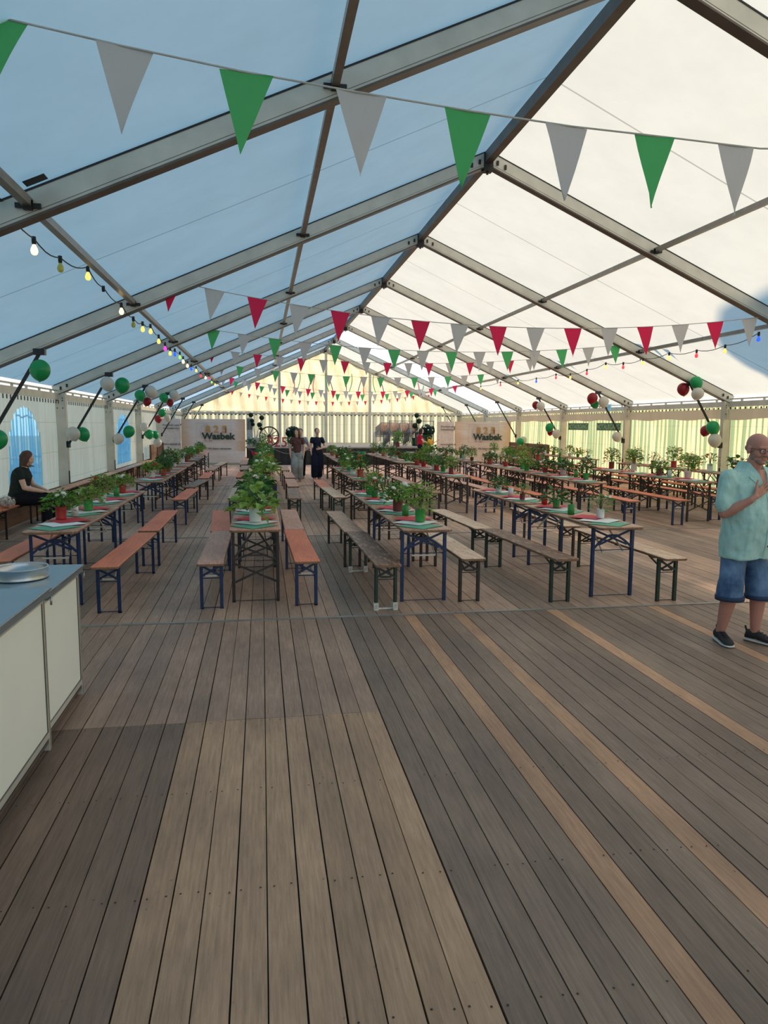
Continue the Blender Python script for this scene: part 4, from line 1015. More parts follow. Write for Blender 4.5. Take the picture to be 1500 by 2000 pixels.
for (yc, lb) in ((25.5, 'green NOTAUSGANG cloth sign further from the camera'), (23.1, 'green NOTAUSGANG cloth sign nearer to the camera')):
    t = empty('emergency_exit_sign', (11.47, yc, 1.79), 0, lb, 'sign', 'emergency exit cloth signs on the right wall')
    b = MB(); b.box(-0.006, 0.006, -0.85, 0.85, -0.125, 0.125); b.box(0.006, 0.06, -0.80, -0.77, 0.09, 0.11); b.box(0.006, 0.06, 0.77, 0.80, 0.09, 0.11); b.build('panel', 'sign_green', t)
    put_text('lettering', 'NOTAUSGANG', 0.24, 'sign_ink', t, (-0.012, 0, -0.085), (PI/2, 0, -PI/2), bold=0.03, align='CENTER', sx=0.98)
t = empty('exit_pictogram', (11.2, 22.6, 2.42), 0, 'small blue and white exit pictogram under the right eave beam', 'sign')
b = MB(); b.box(-0.01, 0.01, -0.17, 0.17, -0.1, 0.1); b.build('plate', plain('pictogram_blue', (0.10, 0.45, 0.70), 0.4, emit=0.4), t)
b = MB(); b.box(-0.014, -0.011, -0.12, -0.02, -0.07, 0.07); b.box(-0.014, -0.011, 0.03, 0.07, -0.07, 0.04); b.box(-0.014, -0.011, 0.03, 0.12, -0.02, 0.01); b.build('symbol', 'white_paint', t)
b = MB(); b.bar((0, 0.12, 0.1), (0.18, 0.12, 0.1), 0.01, 0.01); b.bar((0, -0.12, 0.1), (0.18, -0.12, 0.1), 0.01, 0.01); b.build('bracket', 'black', t)
o = MB(); o.box(-0.09, 0.09, -0.002, 0.002, -0.06, 0.06); o = o.build('tape_patch', 'black', None, (-1.75, 6.45, zt(-1.75)-0.02)); o.rotation_euler = (PI/2, -math.atan(0.4415), 0); tag(o, 'small black tape patch on the left roof sheet above the rafter', 'tape')

# ------------------------------------------------------------------ stage and its decoration
t = empty('stage_platform', (3.7, 37.2, 0), 0, 'low black-skirted stage with grey deck at the far end', 'stage')
b = MB(); b.box(-4.42, 4.15, -3.95, 4.3, 0.74, 0.80); b.build('deck', plain('stage_deck', (0.42, 0.37, 0.33), 0.6, 0, 0.1, 2), t)
b = MB(); n = 160
vs = []; 
for c in range(n+1):
    x = -4.38+8.5*c/n; d = 0.02*math.sin(x*19)+0.01*math.sin(x*43); vs += [(x, -3.97+d, 0.01), (x, -3.95+d*0.3, 0.745)]
b.add(vs, [(2*c, 2*c+2, 2*c+3, 2*c+1) for c in range(n)], 0, True); b.build('skirt', 'black_paint', t)
b = MB()
for x in (-4.3, -2, 0.2, 2.3, 4.0):
    for y in (-3.7, 0, 4.0): b.box(x-0.04, x+0.04, y-0.04, y+0.04, 0, 0.74)
b.build('support', 'alu_dark', t)
t = empty('stage_railing', (7.9, 38.5, 0.8), 0, 'thin dark railing at the back of the stage behind the chairs', 'railing')
b = MB()
for x in (-1.2, 0.0, 1.2): b.tube([(x, 0, 0), (x, 0, 1.25)], 0.02, 8)
b.build('post', 'alu_dark', t); b = MB()
for z in (0.6, 1.22): b.tube([(-1.2, 0, z), (1.2, 0, z)], 0.015, 8)
b.build('rail', 'alu_dark', t)
# skirt bunting
t = empty('skirt_bunting', (-0.6, 33.1, 0.72), 0, 'bunting with few pennants sagging along the black stage skirt', 'bunting')
pts = []
for a, c in ((0, 1.1), (1.1, 2.5), (2.5, 4.4), (4.4, 6.2), (6.2, 8.2)):
    for i in range(6): u = i/6; pts.append((a+(c-a)*u, 0, -0.22*math.sin(PI*u)))
pts.append((8.2, 0, 0)); b = MB(); b.tube(pts, 0.006, 5); b.build('cord', 'cord', t)
for k, (x, c) in enumerate([(0.3, 'R'), (2.05, 'W'), (3.15, 'R'), (5.1, 'G'), (6.15, 'W'), (6.75, 'R'), (7.35, 'W')]):
    q = link('pennant', PNM[c][k % 4], t, (x, -0.02, -0.12)); q.scale = (1.3, 1, 0.95)
# wagon wheel
t = empty('wagon_wheel', (0.33, 34.0, 1.26), 0, 'dark wooden wagon wheel standing on the stage', 'wheel'); M['oldwood'] = plain('old_dark_wood', (0.05, 0.035, 0.025), 0.7)
b = MB(); b.lathe([(0.40, -0.03), (0.46, -0.03), (0.46, 0.03), (0.40, 0.03), (0.40, -0.03)], 40, ax='y', smooth=False); b.build('rim', 'oldwood', t)
b = MB(); b.lathe([(0.001, -0.09), (0.05, -0.09), (0.085, -0.04), (0.085, 0.05), (0.05, 0.08), (0.001, 0.08)], 20, ax='y'); b.build('hub', 'oldwood', t)
for k in range(12):
    a = 2*PI*k/12+0.1; b = MB(); b.tube([(0.06*math.cos(a), 0, 0.06*math.sin(a)), (0.41*math.cos(a), 0, 0.41*math.sin(a))], [0.02, 0.014], 7); b.build('spoke', 'oldwood', t)
M['num_red'] = plain('red_wooden_number', (0.55, 0.07, 0.08), 0.5)
for ch, x in (('8', 0.36), ('2', 0.68), ('5', 1.0)):
    me = text_mesh(ch, 0.62, 'num_red', 0.012, 0.03, 'CENTER'); o = link('wooden_numeral', me, None, (x, 33.55, 0.805), (PI/2, 0, 0)); o.scale = (0.95, 1, 1)
    tag(o, 'red wooden numeral %s standing before the wagon wheel' % {'8': 'eight', '2': 'two', '5': 'five'}[ch], 'numeral', 'red numerals 825 on the stage edge')
# round shrub in a tub
def dome_shrub(x, y, z, r_, label, potc, flc, ph=0.42, pr=0.30, squash=0.85, leafm='leaf_dd'):
    t = empty('tub_shrub', (x, y, z), 0, label, 'shrub')
    b = MB(); b.lathe([(0.001, 0), (pr*0.75, 0), (pr, ph), (pr+0.02, ph), (pr+0.02, ph-0.03), (pr-0.03, ph-0.03), (0.001, ph-0.05)], 24); b.build('tub', potc, t)
    rr = random.Random(int(x*10)); b = MB()
    for k in range(700):
        d = Vector((rr.gauss(0, 1), rr.gauss(0, 1), rr.gauss(0, 1))).normalized(); p = Vector((d.x*r_, d.y*r_, d.z*r_*squash))*rr.uniform(0.86, 1.0)+Vector((0, 0, ph+r_*squash*0.75))
        s_ = d.orthogonal().normalized()*0.03; q = d.cross(s_).normalized()*0.03+d*0.03
        b.add([p-s_, p+q, p+s_, p-q], [(0, 1, 2, 3)])
    b.sphere((0, 0, ph+r_*squash*0.75), (r_*0.86, r_*0.86, r_*0.86*squash), 16, 10); b.build('foliage', leafm, t)
    if flc:
        for k in range(7):
            a = -PI/2+rr.uniform(-1.2, 1.2); e = rr.uniform(0.0, 0.9); fb = MB()
            fb.sphere((r_*math.cos(a)*math.cos(e), r_*math.sin(a)*math.cos(e), ph+r_*squash*(0.75+math.sin(e))), 0.035, 8, 6); fb.build('blossom', flc, t)
M['leaf_dd'] = leafmat('leaf_very_dark', (0.008, 0.03, 0.012), (0.02, 0.07, 0.03)); M['tub_green'] = plain('green_tub', (0.02, 0.13, 0.07), 0.5); M['concrete'] = plain('beige_planter', (0.55, 0.50, 0.40), 0.8)
dome_shrub(1.42, 34.2, 0.8, 0.34, 'dark round shrub in green tub beside the wagon wheel', 'tub_green', 'fl_white')
dome_shrub(7.75, 34.0, 0.8, 0.34, 'dark shrub with white flowers in green barrel, right of stage', 'tub_green', 'fl_white', 0.55, 0.24)
def topiary(x, y, z, balls, label, potm='concrete'):
    t = empty('topiary', (x, y, z), 0, label, 'topiary'); b = MB(); b.lathe([(0.001, 0), (0.17, 0), (0.21, 0.40), (0.19, 0.40), (0.17, 0.36), (0.001, 0.36)], 20); b.build('pot', potm, t)
    for k, (bx, bz, r_) in enumerate(balls):
        b = MB(); b.tube([(0, 0, 0.3), (bx*0.5, 0, (bz+0.3)/2), (bx, 0, bz)], 0.015, 6); b.build('stem', 'white_paint' if potm == 'concrete' else 'stem', t)
        rr = random.Random(k); b = MB(); b.sphere((bx, 0, bz), r_*0.9, 12, 8)
        for q in range(160):
            d = Vector((rr.gauss(0, 1), rr.gauss(0, 1), rr.gauss(0, 1))).normalized(); p = Vector((bx, 0, bz))+d*r_*0.92; s_ = d.orthogonal().normalized()*0.02; w2 = d.cross(s_).normalized()*0.02+d*0.02
            b.add([p-s_, p+w2, p+s_, p-w2], [(0, 1, 2, 3)])
        b.build('leaf_ball', 'leaf_dd', t)
topiary(-0.28, 34.0, 0.8, [(-0.20, 1.42, 0.10), (0.28, 1.30, 0.11), (-0.15, 1.16, 0.09), (-0.12, 1.0, 0.08), (0.18, 0.98, 0.11), (0.24, 0.80, 0.07)], 'topiary with six leafy balls on white stems, left of wagon wheel')
topiary(7.45, 35.2, 0.8, [(0.02, 1.48, 0.12), (0.14, 1.20, 0.13), (-0.06, 0.98, 0.13)], 'topiary with three dark balls behind the watering woman', 'tub_green')
for k, (x, pc) in enumerate([(-0.5, 'W'), (0.08, 'W'), (1.25, 'W'), (1.75, 'D')]):
    make_plant(x, 33.5, 0.8, pc, ['bush', 'tall', 'sparse', 'bush'][k], ['w', None, 'w', 'r'][k], 'small potted plant at the stage edge, %s from the left' % ['first', 'second', 'third', 'fourth'][k], 'pot plants on the stage edge', 1.5, 77+k)
make_plant(6.2, 33.4, 0.8, 'D', 'tall', None, 'tall leafy plant in a dark pot on the stage before the chairs', 'pot plants on the stage edge', 1.9, 91)
make_plant(7.3, 33.45, 0.8, 'D', 'bush', 'r', 'leafy plant with reddish pot at the right stage edge', 'pot plants on the stage edge', 1.5, 92)
t = empty('slatted_panel', (-0.55, 34.6, 0.8), 0, 'white panel with dark vertical slats behind the topiary', 'panel')
b = MB(); b.box(-0.14, 0.14, 0, 0.02, 0, 1.3); b.build('board', 'white_paint', t); b = MB()
for q in range(5): b.box(-0.11+q*0.052, -0.085+q*0.052, -0.01, 0, 0.75, 1.25)
b.build('slats', 'black', t)
# stacked terrace chairs
M['tanback'] = plain('tan_chair_slats', (0.80, 0.42, 0.24), 0.5); M['wire'] = plain('grey_chair_tube', (0.28, 0.29, 0.30), 0.35, 0.5)
def make_chair(loc, rz, label):
    t = empty('terrace_chair', loc, rz, label, 'chair', 'stacked terrace chairs on the stage')
    if 'ch' not in MESH:
        b = MB()
        for s_ in (-1, 1):
            b.tube([(s_*0.24, -0.24, 0), (s_*0.23, -0.22, 0.62), (s_*0.23, 0.10, 0.64), (s_*0.20, 0.22, 0.66)], 0.016, 6)
            b.tube([(s_*0.23, 0.26, 0), (s_*0.21, 0.18, 0.44), (s_*0.20, 0.28, 0.90)], 0.016, 6)
        b.tube([(-0.20, 0.28, 0.90), (0.20, 0.28, 0.90)], 0.012, 6); MESH['ch'] = b.mesh('tube_frame', 'wire')
        b = MB(); b.box(-0.21, 0.21, -0.22, 0.2, 0.43, 0.45)
        for q in range(5): b.box(-0.21, 0.21, -0.21+q*0.08, -0.16+q*0.08, 0.45, 0.458)
        MESH['cs'] = b.mesh('seat', 'wire')
        b = MB()
        for q in range(6): x = -0.17+q*0.068; b.bar((x, 0.185, 0.50), (x, 0.275, 0.89), 0.045, 0.012, up=(0, 1, 0))
        MESH['cb'] = b.mesh('backrest', 'tanback')
    link('tube_frame', MESH['ch'], t); link('seat', MESH['cs'], t); link('backrest', MESH['cb'], t); return t
for s_ in range(4):
    for k in range(5):
        lb = 'stacked terrace chair, %s in the %s stack from the left' % (['lowest', 'second', 'third', 'fourth', 'topmost'][k], ['first', 'second', 'third', 'fourth'][s_])
        tchair = make_chair((5.62+s_*0.50+k*0.055, 35.2-k*0.05, 0.805+k*0.055), -0.25+0.12*s_, lb)
# tree in the yard whose crown shades the right roof
t = empty('yard_tree', (19.4, 18.4, -0.15), 0, 'broad leafy tree outside the tent beyond the right wall', 'tree')
b = MB(); b.tube([(0, 0, 0), (0.1, 0, 3.0), (0, 0.1, 6.5)], [0.25, 0.2, 0.12], 10); b.build('trunk', 'oldwood', t)
b = MB(); rr = random.Random(2)
for k in range(14):
    d = Vector((rr.gauss(0, 1), rr.gauss(0, 1), rr.gauss(0, 1))).normalized(); b.sphere((d.x*0.7, d.y*0.9, 7.0+d.z*0.35), 0.85+0.3*rr.random(), 14, 9)
b.build('crown', 'leaf_d', t)

# ------------------------------------------------------------------ people: joined shapes fused into one skin by a voxel remesh
TMP = bpy.data.scenes.new('workbench')
def fuse(name, mb, mat, voxel, smooth=4, parent=None, loc=None, wrinkle=0.0, wscale=6.0, seed=0, stretch=(1, 1, 1)):
    me = mb.mesh(name+'_raw', mat); o = bpy.data.objects.new(name+'_raw', me); TMP.collection.objects.link(o)
    md = o.modifiers.new('r', 'REMESH'); md.mode = 'VOXEL'; md.voxel_size = voxel; md.use_smooth_shade = True
    if smooth:
        sm = o.modifiers.new('s', 'SMOOTH'); sm.factor = 0.5; sm.iterations = smooth
    TMP.view_layers[0].update(); dg = TMP.view_layers[0].depsgraph
    nm = bpy.data.meshes.new_from_object(o.evaluated_get(dg)); bpy.data.objects.remove(o); bpy.data.meshes.remove(me)
    nm.name = name
    if wrinkle:
        nv = len(nm.vertices); co = [0.0]*(3*nv); no = [0.0]*(3*nv); nm.vertices.foreach_get('co', co); nm.vertex_normals.foreach_get('vector', no)
        for i in range(0, 3*nv, 3):
            p = Vector((co[i]*stretch[0], co[i+1]*stretch[1], co[i+2]*stretch[2]))*wscale+Vector((seed, 0, 0))
            d = wrinkle*(noise.noise(p)+0.5*noise.noise(p*2.3))
            co[i] += no[i]*d; co[i+1] += no[i+1]*d; co[i+2] += no[i+2]*d
        nm.vertices.foreach_set('co', co); nm.update()
    nm.polygons.foreach_set('use_smooth', [True]*len(nm.polygons))
    nm.materials.clear(); nm.materials.append(M[mat] if isinstance(mat, str) else mat)
    return link(name, nm, parent, loc)
def cap(b, p, q, r1, r2, n=14, ex=None):
    """tapered capsule"""
    p = Vector(p); q = Vector(q); d = q-p; L = max(d.length, 1e-5); d.normalize(); P = []; Rr = []
    for i in range(4): a = PI/2*(1-i/4.0); P.append(p-d*r1*math.sin(a)); Rr.append(max(0.0008, r1*math.cos(a)))
    P.append(p); Rr.append(r1); P.append(q); Rr.append(r2)
    for i in range(1, 5): a = PI/2*i/4.0; P.append(q+d*r2*math.sin(a)); Rr.append(max(0.0008, r2*math.cos(a)))
    b.tube(P, Rr, n, 0, True)
def ell(cx, cy, cz, rx, ry, n=24, tilt=0.0):
    return [(cx+rx*math.cos(2*PI*k/n), cy+ry*math.sin(2*PI*k/n)*(1 if abs(tilt) < 1e-6 else math.cos(tilt)), cz+ry*math.sin(2*PI*k/n)*math.sin(tilt)) for k in range(n)]
def hand(b, w_, d, n_, th, s=1.0, curl=0.35, spread=0.05):
    """wrist, finger direction, palm normal (palm side), thumb side"""
    w_ = Vector(w_); d = Vector(d).normalized(); n_ = Vector(n_).normalized(); th = Vector(th).normalized()
    for q in (-1.5, -0.5, 0.5, 1.5):
        cap(b, w_+d*0.012*s+th*q*0.012*s, w_+d*0.080*s+th*q*0.0195*s, 0.015*s, 0.0115*s, 10)
    for q, L in ((1.5, 0.072), (0.5, 0.080), (-0.5, 0.075), (-1.5, 0.058)):
        p = w_+d*0.082*s+th*q*0.020*s; dd = (d+th*q*spread).normalized()
        for seg, (fr_, rr_) in enumerate(((0.45, 0.0088), (0.30, 0.0080), (0.25, 0.0072))):
            dd = (dd+n_*curl*(0.4+0.3*seg)).normalized(); e = p+dd*L*fr_*s; cap(b, p, e, rr_*s, rr_*0.93*s, 8); p = e
    p = w_+d*0.02*s+th*0.022*s; dd = (d*0.75+th*0.75+n_*0.25).normalized()
    for L, rr_ in ((0.045, 0.0135), (0.032, 0.0105), (0.026, 0.009)):
        e = p+dd*L*s; cap(b, p, e, rr_*s, rr_*0.9*s, 9); p = e; dd = (dd+d*0.35+n_*0.1).normalized()
def head(b, c, s=1.0, rot=None, jaw=1.0, nose=1.0):
    """face towards +Y of rot, c = centre of the cranium"""
    c = Vector(c); rot = rot or Matrix.Identity(3)
    def e(off, r, rr_=None):
        b.sphere(c+rot @ (Vector(off)*s), [x*s for x in r], 18, 12, rot=rot)
    e((0, -0.012, 0.022), (0.076, 0.097, 0.088)); e((0, 0.018, -0.030), (0.064, 0.074, 0.075)); e((0, 0.040, -0.078), (0.045*jaw, 0.050, 0.040))
    e((0, 0.078, -0.098), (0.022, 0.018, 0.016)); e((0, 0.070, 0.018), (0.056, 0.022, 0.016))
    for x in (-1, 1):
        e((x*0.038, 0.058, -0.038), (0.024, 0.026, 0.028)); e((x*0.079, -0.006, -0.018), (0.010, 0.022, 0.033)); e((x*0.030, 0.078, -0.004), (0.015, 0.010, 0.012))
    cap(b, c+rot @ Vector((0, 0.086*s, 0.006*s)), c+rot @ Vector((0, 0.108*s*nose, -0.036*s)), 0.009*s, 0.014*s, 10)
    for x in (-1, 1): e((x*0.012, 0.095, -0.038), (0.010, 0.012, 0.009))
    e((0, 0.088, -0.062), (0.024, 0.011, 0.007)); e((0, 0.086, -0.074), (0.021, 0.012, 0.008))
def eyes(parent, c, s, rot):
    for x in (-1, 1):
        b = MB(); p = Vector(c)+rot @ (Vector((x*0.030, 0.082, -0.006))*s)
        b.sphere(p, 0.0115*s, 10, 8); o = b.build('eye', 'eye_white', parent)
        b = MB(); b.sphere(p+rot @ (Vector((0, 0.0065, 0))*s), 0.0065*s, 8, 6); b.build('pupil', 'black', o)
def skin(name, c):
    m, t, b = nt(name); t.links.new(ramp(t, ntex(t, 9, (1, 1, 1), 3), [(0.3, tuple(x*0.88 for x in c)), (0.7, c)]), b.inputs['Base Color'])
    b.inputs['Roughness'].default_value = 0.5; b.inputs['Subsurface Weight'].default_value = 0.12; b.inputs['Subsurface Radius'].default_value = (0.02, 0.008, 0.005); b.inputs['Subsurface Scale'].default_value = 0.5
    M[name] = m
skin('skin_man', (0.50, 0.24, 0.18)); skin('skin_fair', (0.80, 0.50, 0.38)); M['eye_white'] = plain('eye_white', (0.7, 0.68, 0.64), 0.3)
M['hair_brown'] = plain('brown_hair', (0.085, 0.035, 0.022), 0.55, 0, 0.4, 60, mscale=(1, 1, 0.15)); M['hair_dark'] = plain('dark_hair', (0.022, 0.012, 0.009), 0.5, 0, 0.4, 60, mscale=(1, 1, 0.15))
M['hair_grey'] = plain('grey_stubble', (0.26, 0.19, 0.165), 0.8, 0, 0.3, 120)
def fabric(name, c, var=0.1, scale=10): M[name] = plain(name, c, 0.85, 0, var, scale, 0.2, bmp=0.15, bscale=120)
m, t_, b_ = nt('mint_shirt'); M['shirt_mint'] = m
_f = ntex(t_, 16, (1, 1, 0.5), 4, 0.6); t_.links.new(ramp(t_, _f, [(0.35, (0.34, 0.58, 0.54)), (0.65, (0.44, 0.68, 0.63))]), b_.inputs['Base Color']); b_.inputs['Roughness'].default_value = 0.85; bump(t_, b_, ntex(t_, 12, (1, 1, 0.5), 3, 0.5), 0.75, 0.03)
m, t_, b_ = nt('denim'); M['denim'] = m
_f = ntex(t_, 6, (1, 1, 0.7), 4, 0.6); t_.links.new(ramp(t_, _f, [(0.38, (0.035, 0.085, 0.19)), (0.72, (0.17, 0.29, 0.46))]), b_.inputs['Base Color']); b_.inputs['Roughness'].default_value = 0.85; bump(t_, b_, ntex(t_, 90), 0.2, 0.004)
fabric('cloth_darkgreen', (0.022, 0.034, 0.030)); fabric('cloth_black', (0.010, 0.011, 0.016)); fabric('cloth_plum', (0.13, 0.062, 0.062)); fabric('jeans_grey', (0.36, 0.40, 0.42), 0.3, 5)
fabric('cloth_navy', (0.016, 0.022, 0.045)); fabric('cloth_paleblue', (0.40, 0.48, 0.56)); fabric('cloth_red', (0.50, 0.02, 0.06)); M['shoe_black'] = plain('black_mesh_shoe', (0.014, 0.014, 0.016), 0.7, 0, 0.3, 60); M['sole_white'] = plain('white_sole', (0.62, 0.60, 0.57), 0.6)
M['sandal'] = plain('tan_sandal', (0.45, 0.26, 0.17), 0.7)
V = Vector
def body_core(b, J, f=1.0, bust=0.0):
    """torso, neck and limbs from a dictionary of joints; f = girth"""
    hp, ch, nk = V(J['hip']), V(J['chest']), V(J['neck'])
    cap(b, hp, hp.lerp(ch, 0.5), 0.135*f, 0.125*f, 20); cap(b, hp.lerp(ch, 0.45), ch, 0.125*f, 0.14*f, 20); cap(b, ch, nk.lerp(ch, 0.25), 0.13*f, 0.06*f, 18)
    cap(b, nk.lerp(ch, 0.1), V(J['headc'])-V((0, 0, 0.05)), 0.056*f, 0.052, 14)
    for s in ('R', 'L'):
        sh, el, wr = V(J['sh'+s]), V(J['el'+s]), V(J['wr'+s]); hi, kn, an = V(J['hi'+s]), V(J['kn'+s]), V(J['an'+s])
        cap(b, ch.lerp(sh, 0.5)+V((0, 0, 0.02)), sh, 0.075*f, 0.058*f); cap(b, sh, el, 0.054*f, 0.040*f); cap(b, el, el.lerp(wr, 0.35), 0.041*f, 0.042*f); cap(b, el.lerp(wr, 0.35), wr, 0.042*f, 0.027*f)
        cap(b, hp.lerp(hi, 0.8), hi, 0.10*f, 0.098*f); cap(b, hi, kn, 0.092*f, 0.060*f); cap(b, kn, kn.lerp(an, 0.35), 0.058*f, 0.060*f); cap(b, kn.lerp(an, 0.35), an, 0.060*f, 0.036*f)
        to = V(J['to'+s]); cap(b, an+V((0, 0, -0.03)), an.lerp(to, 0.2)+V((0, 0, -0.045)), 0.036, 0.034); cap(b, an.lerp(to, 0.1)+V((0, 0, -0.04)), to.lerp(an, 0.25)+V((0, 0, -0.012)), 0.032, 0.018)
def shoes(parent, J, mat, sole, low=False):
    for s in ('R', 'L'):
        an, to = V(J['an'+s]), V(J['to'+s]); z0 = an.z-0.09; d = V((to.x-an.x, to.y-an.y, 0)).normalized(); sd_ = V((-d.y, d.x, 0))
        def ringf(u, w_, zt_, zb):
            c = V((an.x, an.y, 0))+d*u; return [c+sd_*(w_*math.cos(2*PI*k/16))+V((0, 0, z0+zb+(zt_-zb)*(0.5+0.5*math.sin(2*PI*k/16)))) for k in range(16)]
        b = MB(); b.loft([ringf(-0.075, 0.022, 0.06, 0.02), ringf(-0.062, 0.036, 0.10 if not low else 0.05, 0.018), ringf(-0.02, 0.042, 0.105 if not low else 0.06, 0.018), ringf(0.03, 0.043, 0.10 if not low else 0.055, 0.018), ringf(0.08, 0.047, 0.080 if not low else 0.05, 0.018), ringf(0.13, 0.050, 0.062 if not low else 0.045, 0.018), ringf(0.175, 0.043, 0.048, 0.018), ringf(0.20, 0.022, 0.036, 0.02)])
        o = b.build('shoe', mat, parent)
        b = MB(); b.loft([ringf(-0.082, 0.02, 0.022, 0.0), ringf(-0.066, 0.042, 0.032, 0.0), ringf(0.0, 0.047, 0.030, 0.0), ringf(0.06, 0.047, 0.026, 0.0), ringf(0.13, 0.055, 0.024, 0.002), ringf(0.18, 0.047, 0.022, 0.004), ringf(0.212, 0.024, 0.020, 0.008)]); b.build('sole', sole, o)
        if not low:
            b = MB()
            for q in range(4):
                u = 0.03+q*0.028; c = V((an.x, an.y, z0+0.104-q*0.011))+d*u; b.tube([c-sd_*0.022+V((0, 0, -0.004)), c+V((0, 0, 0.004))+d*0.01, c+sd_*0.022+V((0, 0, -0.004))], 0.003, 5)
            b.tube([V((an.x, an.y, z0+0.08))-d*0.068, V((an.x, an.y, z0+0.125))-d*0.082], 0.008, 6); b.build('laces', mat, o)

# --- man in the mint shirt, standing right
def man():
    t = empty('person', (3.94, 5.43, 0), R(-166), 'bald bearded man in mint shirt and denim shorts, hand on chest', 'person')
    J = dict(hip=(0, 0.0, 0.92), chest=(0, 0.0, 1.30), neck=(0, 0.02, 1.46), headc=(-0.0, 0.085, 1.635),
             shR=(0.195, -0.01, 1.40), elR=(0.27, 0.03, 1.105), wrR=(0.165, 0.185, 1.225), shL=(-0.195, -0.01, 1.40), elL=(-0.26, -0.04, 1.11), wrL=(-0.25, 0.08, 0.87),
             hiR=(0.10, 0, 0.86), knR=(0.13, 0.02, 0.47), anR=(0.13, -0.06, 0.09), hiL=(-0.10, 0, 0.86), knL=(-0.125, 0.075, 0.47), anL=(-0.13, 0.06, 0.09), toR=(0.19, 0.07, 0.035), toL=(-0.165, 0.20, 0.035))
    b = MB(); body_core(b, J, 1.02); cap(b, (0, 0.06, 1.06), (0, 0.05, 1.20), 0.15, 0.14, 20)
    rt = Euler((R(-12), 0, R(-10))).to_matrix()
    head(b, J['headc'], 1.03, rt, 1.15); cap(b, (0, 0.04, 1.44), (0, 0.075, 1.56), 0.062, 0.058, 16)
    cap(b, V(J['wrR']), V(J['wrR'])+V((-0.03, 0.012, 0.03)), 0.027, 0.024)
    hand(b, V(J['wrR'])+V((-0.03, 0.012, 0.03)), (-0.78, 0.06, 0.55), (-0.05, -1, -0.05), (0.5, 0.0, 0.85), 1.0, 0.05, 0.12)
    hand(b, J['wrL'], (0.05, 0.15, -1), (1, 0, 0), (0, 1, 0), 1.0, 0.3)
    fuse('body', b, 'skin_man', 0.0045, 3, t)
    eyes(t, J['headc'], 1.03, rt)
    # shirt
    b = MB()
    b.loft([ell(0, 0.025, 0.735, 0.222, 0.185), ell(0, 0.03, 0.86, 0.222, 0.19), ell(0, 0.045, 1.0, 0.222, 0.20), ell(0, 0.045, 1.12, 0.222, 0.198), ell(0, 0.03, 1.24, 0.220, 0.178), ell(0, 0.015, 1.34, 0.218, 0.155), ell(0, 0.005, 1.41, 0.195, 0.125), ell(0, 0.0, 1.455, 0.135, 0.095), ell(0, 0.005, 1.478, 0.085, 0.078)])
    cap(b, (0.16, -0.01, 1.385), (0.195, -0.01, 1.385), 0.080, 0.080); cap(b, (0.195, -0.005, 1.37), (0.262, 0.012, 1.17), 0.078, 0.074, 18); cap(b, (-0.16, -0.01, 1.385), (-0.195, -0.01, 1.385), 0.085, 0.088); cap(b, (-0.195, -0.01, 1.37), (-0.25, -0.03, 1.17), 0.086, 0.078, 18)
    sh = fuse('shirt', b, 'shirt_mint', 0.007, 3, t, None, 0.016, 9, 3, (1, 1, 0.7))
    # open V neck showing skin, placket, collar, pocket, buttons
    b = MB(); b.loft([[(x, y, z) for x, y, z in ((-0.006, 0.198, 1.29), (0.006, 0.198, 1.29), (0.006, 0.186, 1.29), (-0.006, 0.186, 1.29))], [(-0.045, 0.118, 1.46), (0.045, 0.118, 1.46), (0.045, 0.09, 1.46), (-0.045, 0.09, 1.46)]]); b.build('open_neck', 'skin_man', sh)
    b = MB()
    for s in (-1, 1):
        b.loft([[(s*0.012, 0.205, 1.285), (s*0.022, 0.203, 1.285), (s*0.022, 0.19, 1.285), (s*0.012, 0.19, 1.285)], [(s*0.045, 0.145, 1.43), (s*0.115, 0.125, 1.395), (s*0.115, 0.11, 1.395), (s*0.045, 0.12, 1.43)], [(s*0.062, 0.065, 1.515), (s*0.098, 0.060, 1.455), (s*0.085, 0.045, 1.455), (s*0.055, 0.055, 1.51)], [(s*0.060, -0.045, 1.52), (s*0.098, -0.055, 1.455), (s*0.080, -0.045, 1.45), (s*0.052, -0.038, 1.51)], [(0, -0.075, 1.52), (0, -0.10, 1.455), (0, -0.08, 1.45), (0, -0.065, 1.51)]], smooth=False)
    b.build('collar', 'shirt_mint', sh)
    from mathutils.bvhtree import BVHTree
    bv = BVHTree.FromPolygons([v.co[:] for v in sh.data.vertices], [p.vertices[:] for p in sh.data.polygons])
    def sy(x, z):
        h = bv.ray_cast(V((x, 1, z)), V((0, -1, 0)))[0]; return h.y if h else 0.2
    b = MB(); zs = [1.27-0.03*i for i in range(18)]
    vs = [(x, sy(x, z)+0.005, z) for z in zs for x in (-0.016, -0.008, 0.0, 0.008, 0.016)]
    b.add(vs, [(i*5+k, i*5+k+1, (i+1)*5+k+1, (i+1)*5+k) for i in range(17) for k in range(4)], 0, True); b.build('placket', 'shirt_mint', sh)
    for z in (1.22, 1.12, 1.03, 0.94, 0.85):
        b = MB(); b.sphere((0, sy(0, z)+0.007, z), (0.0065, 0.004, 0.0065), 8, 6); b.build('button', 'black', sh)
    # shorts
    b = MB(); b.loft([ell(0, 0.015, 0.98, 0.19, 0.15), ell(0, 0.01, 0.86, 0.185, 0.145), ell(0, 0.0, 0.76, 0.185, 0.14)])
    cap(b, (0.100, 0.0, 0.80), (0.13, 0.015, 0.52), 0.100, 0.098, 18); cap(b, (-0.100, 0.0, 0.80), (-0.13, 0.06, 0.52), 0.100, 0.098, 18)
    b.loft([ell(0.13, 0.015, 0.53, 0.100, 0.102), ell(0.135, 0.015, 0.385, 0.108, 0.106)]); b.loft([ell(-0.13, 0.06, 0.53, 0.100, 0.102), ell(-0.133, 0.075, 0.385, 0.108, 0.106)])
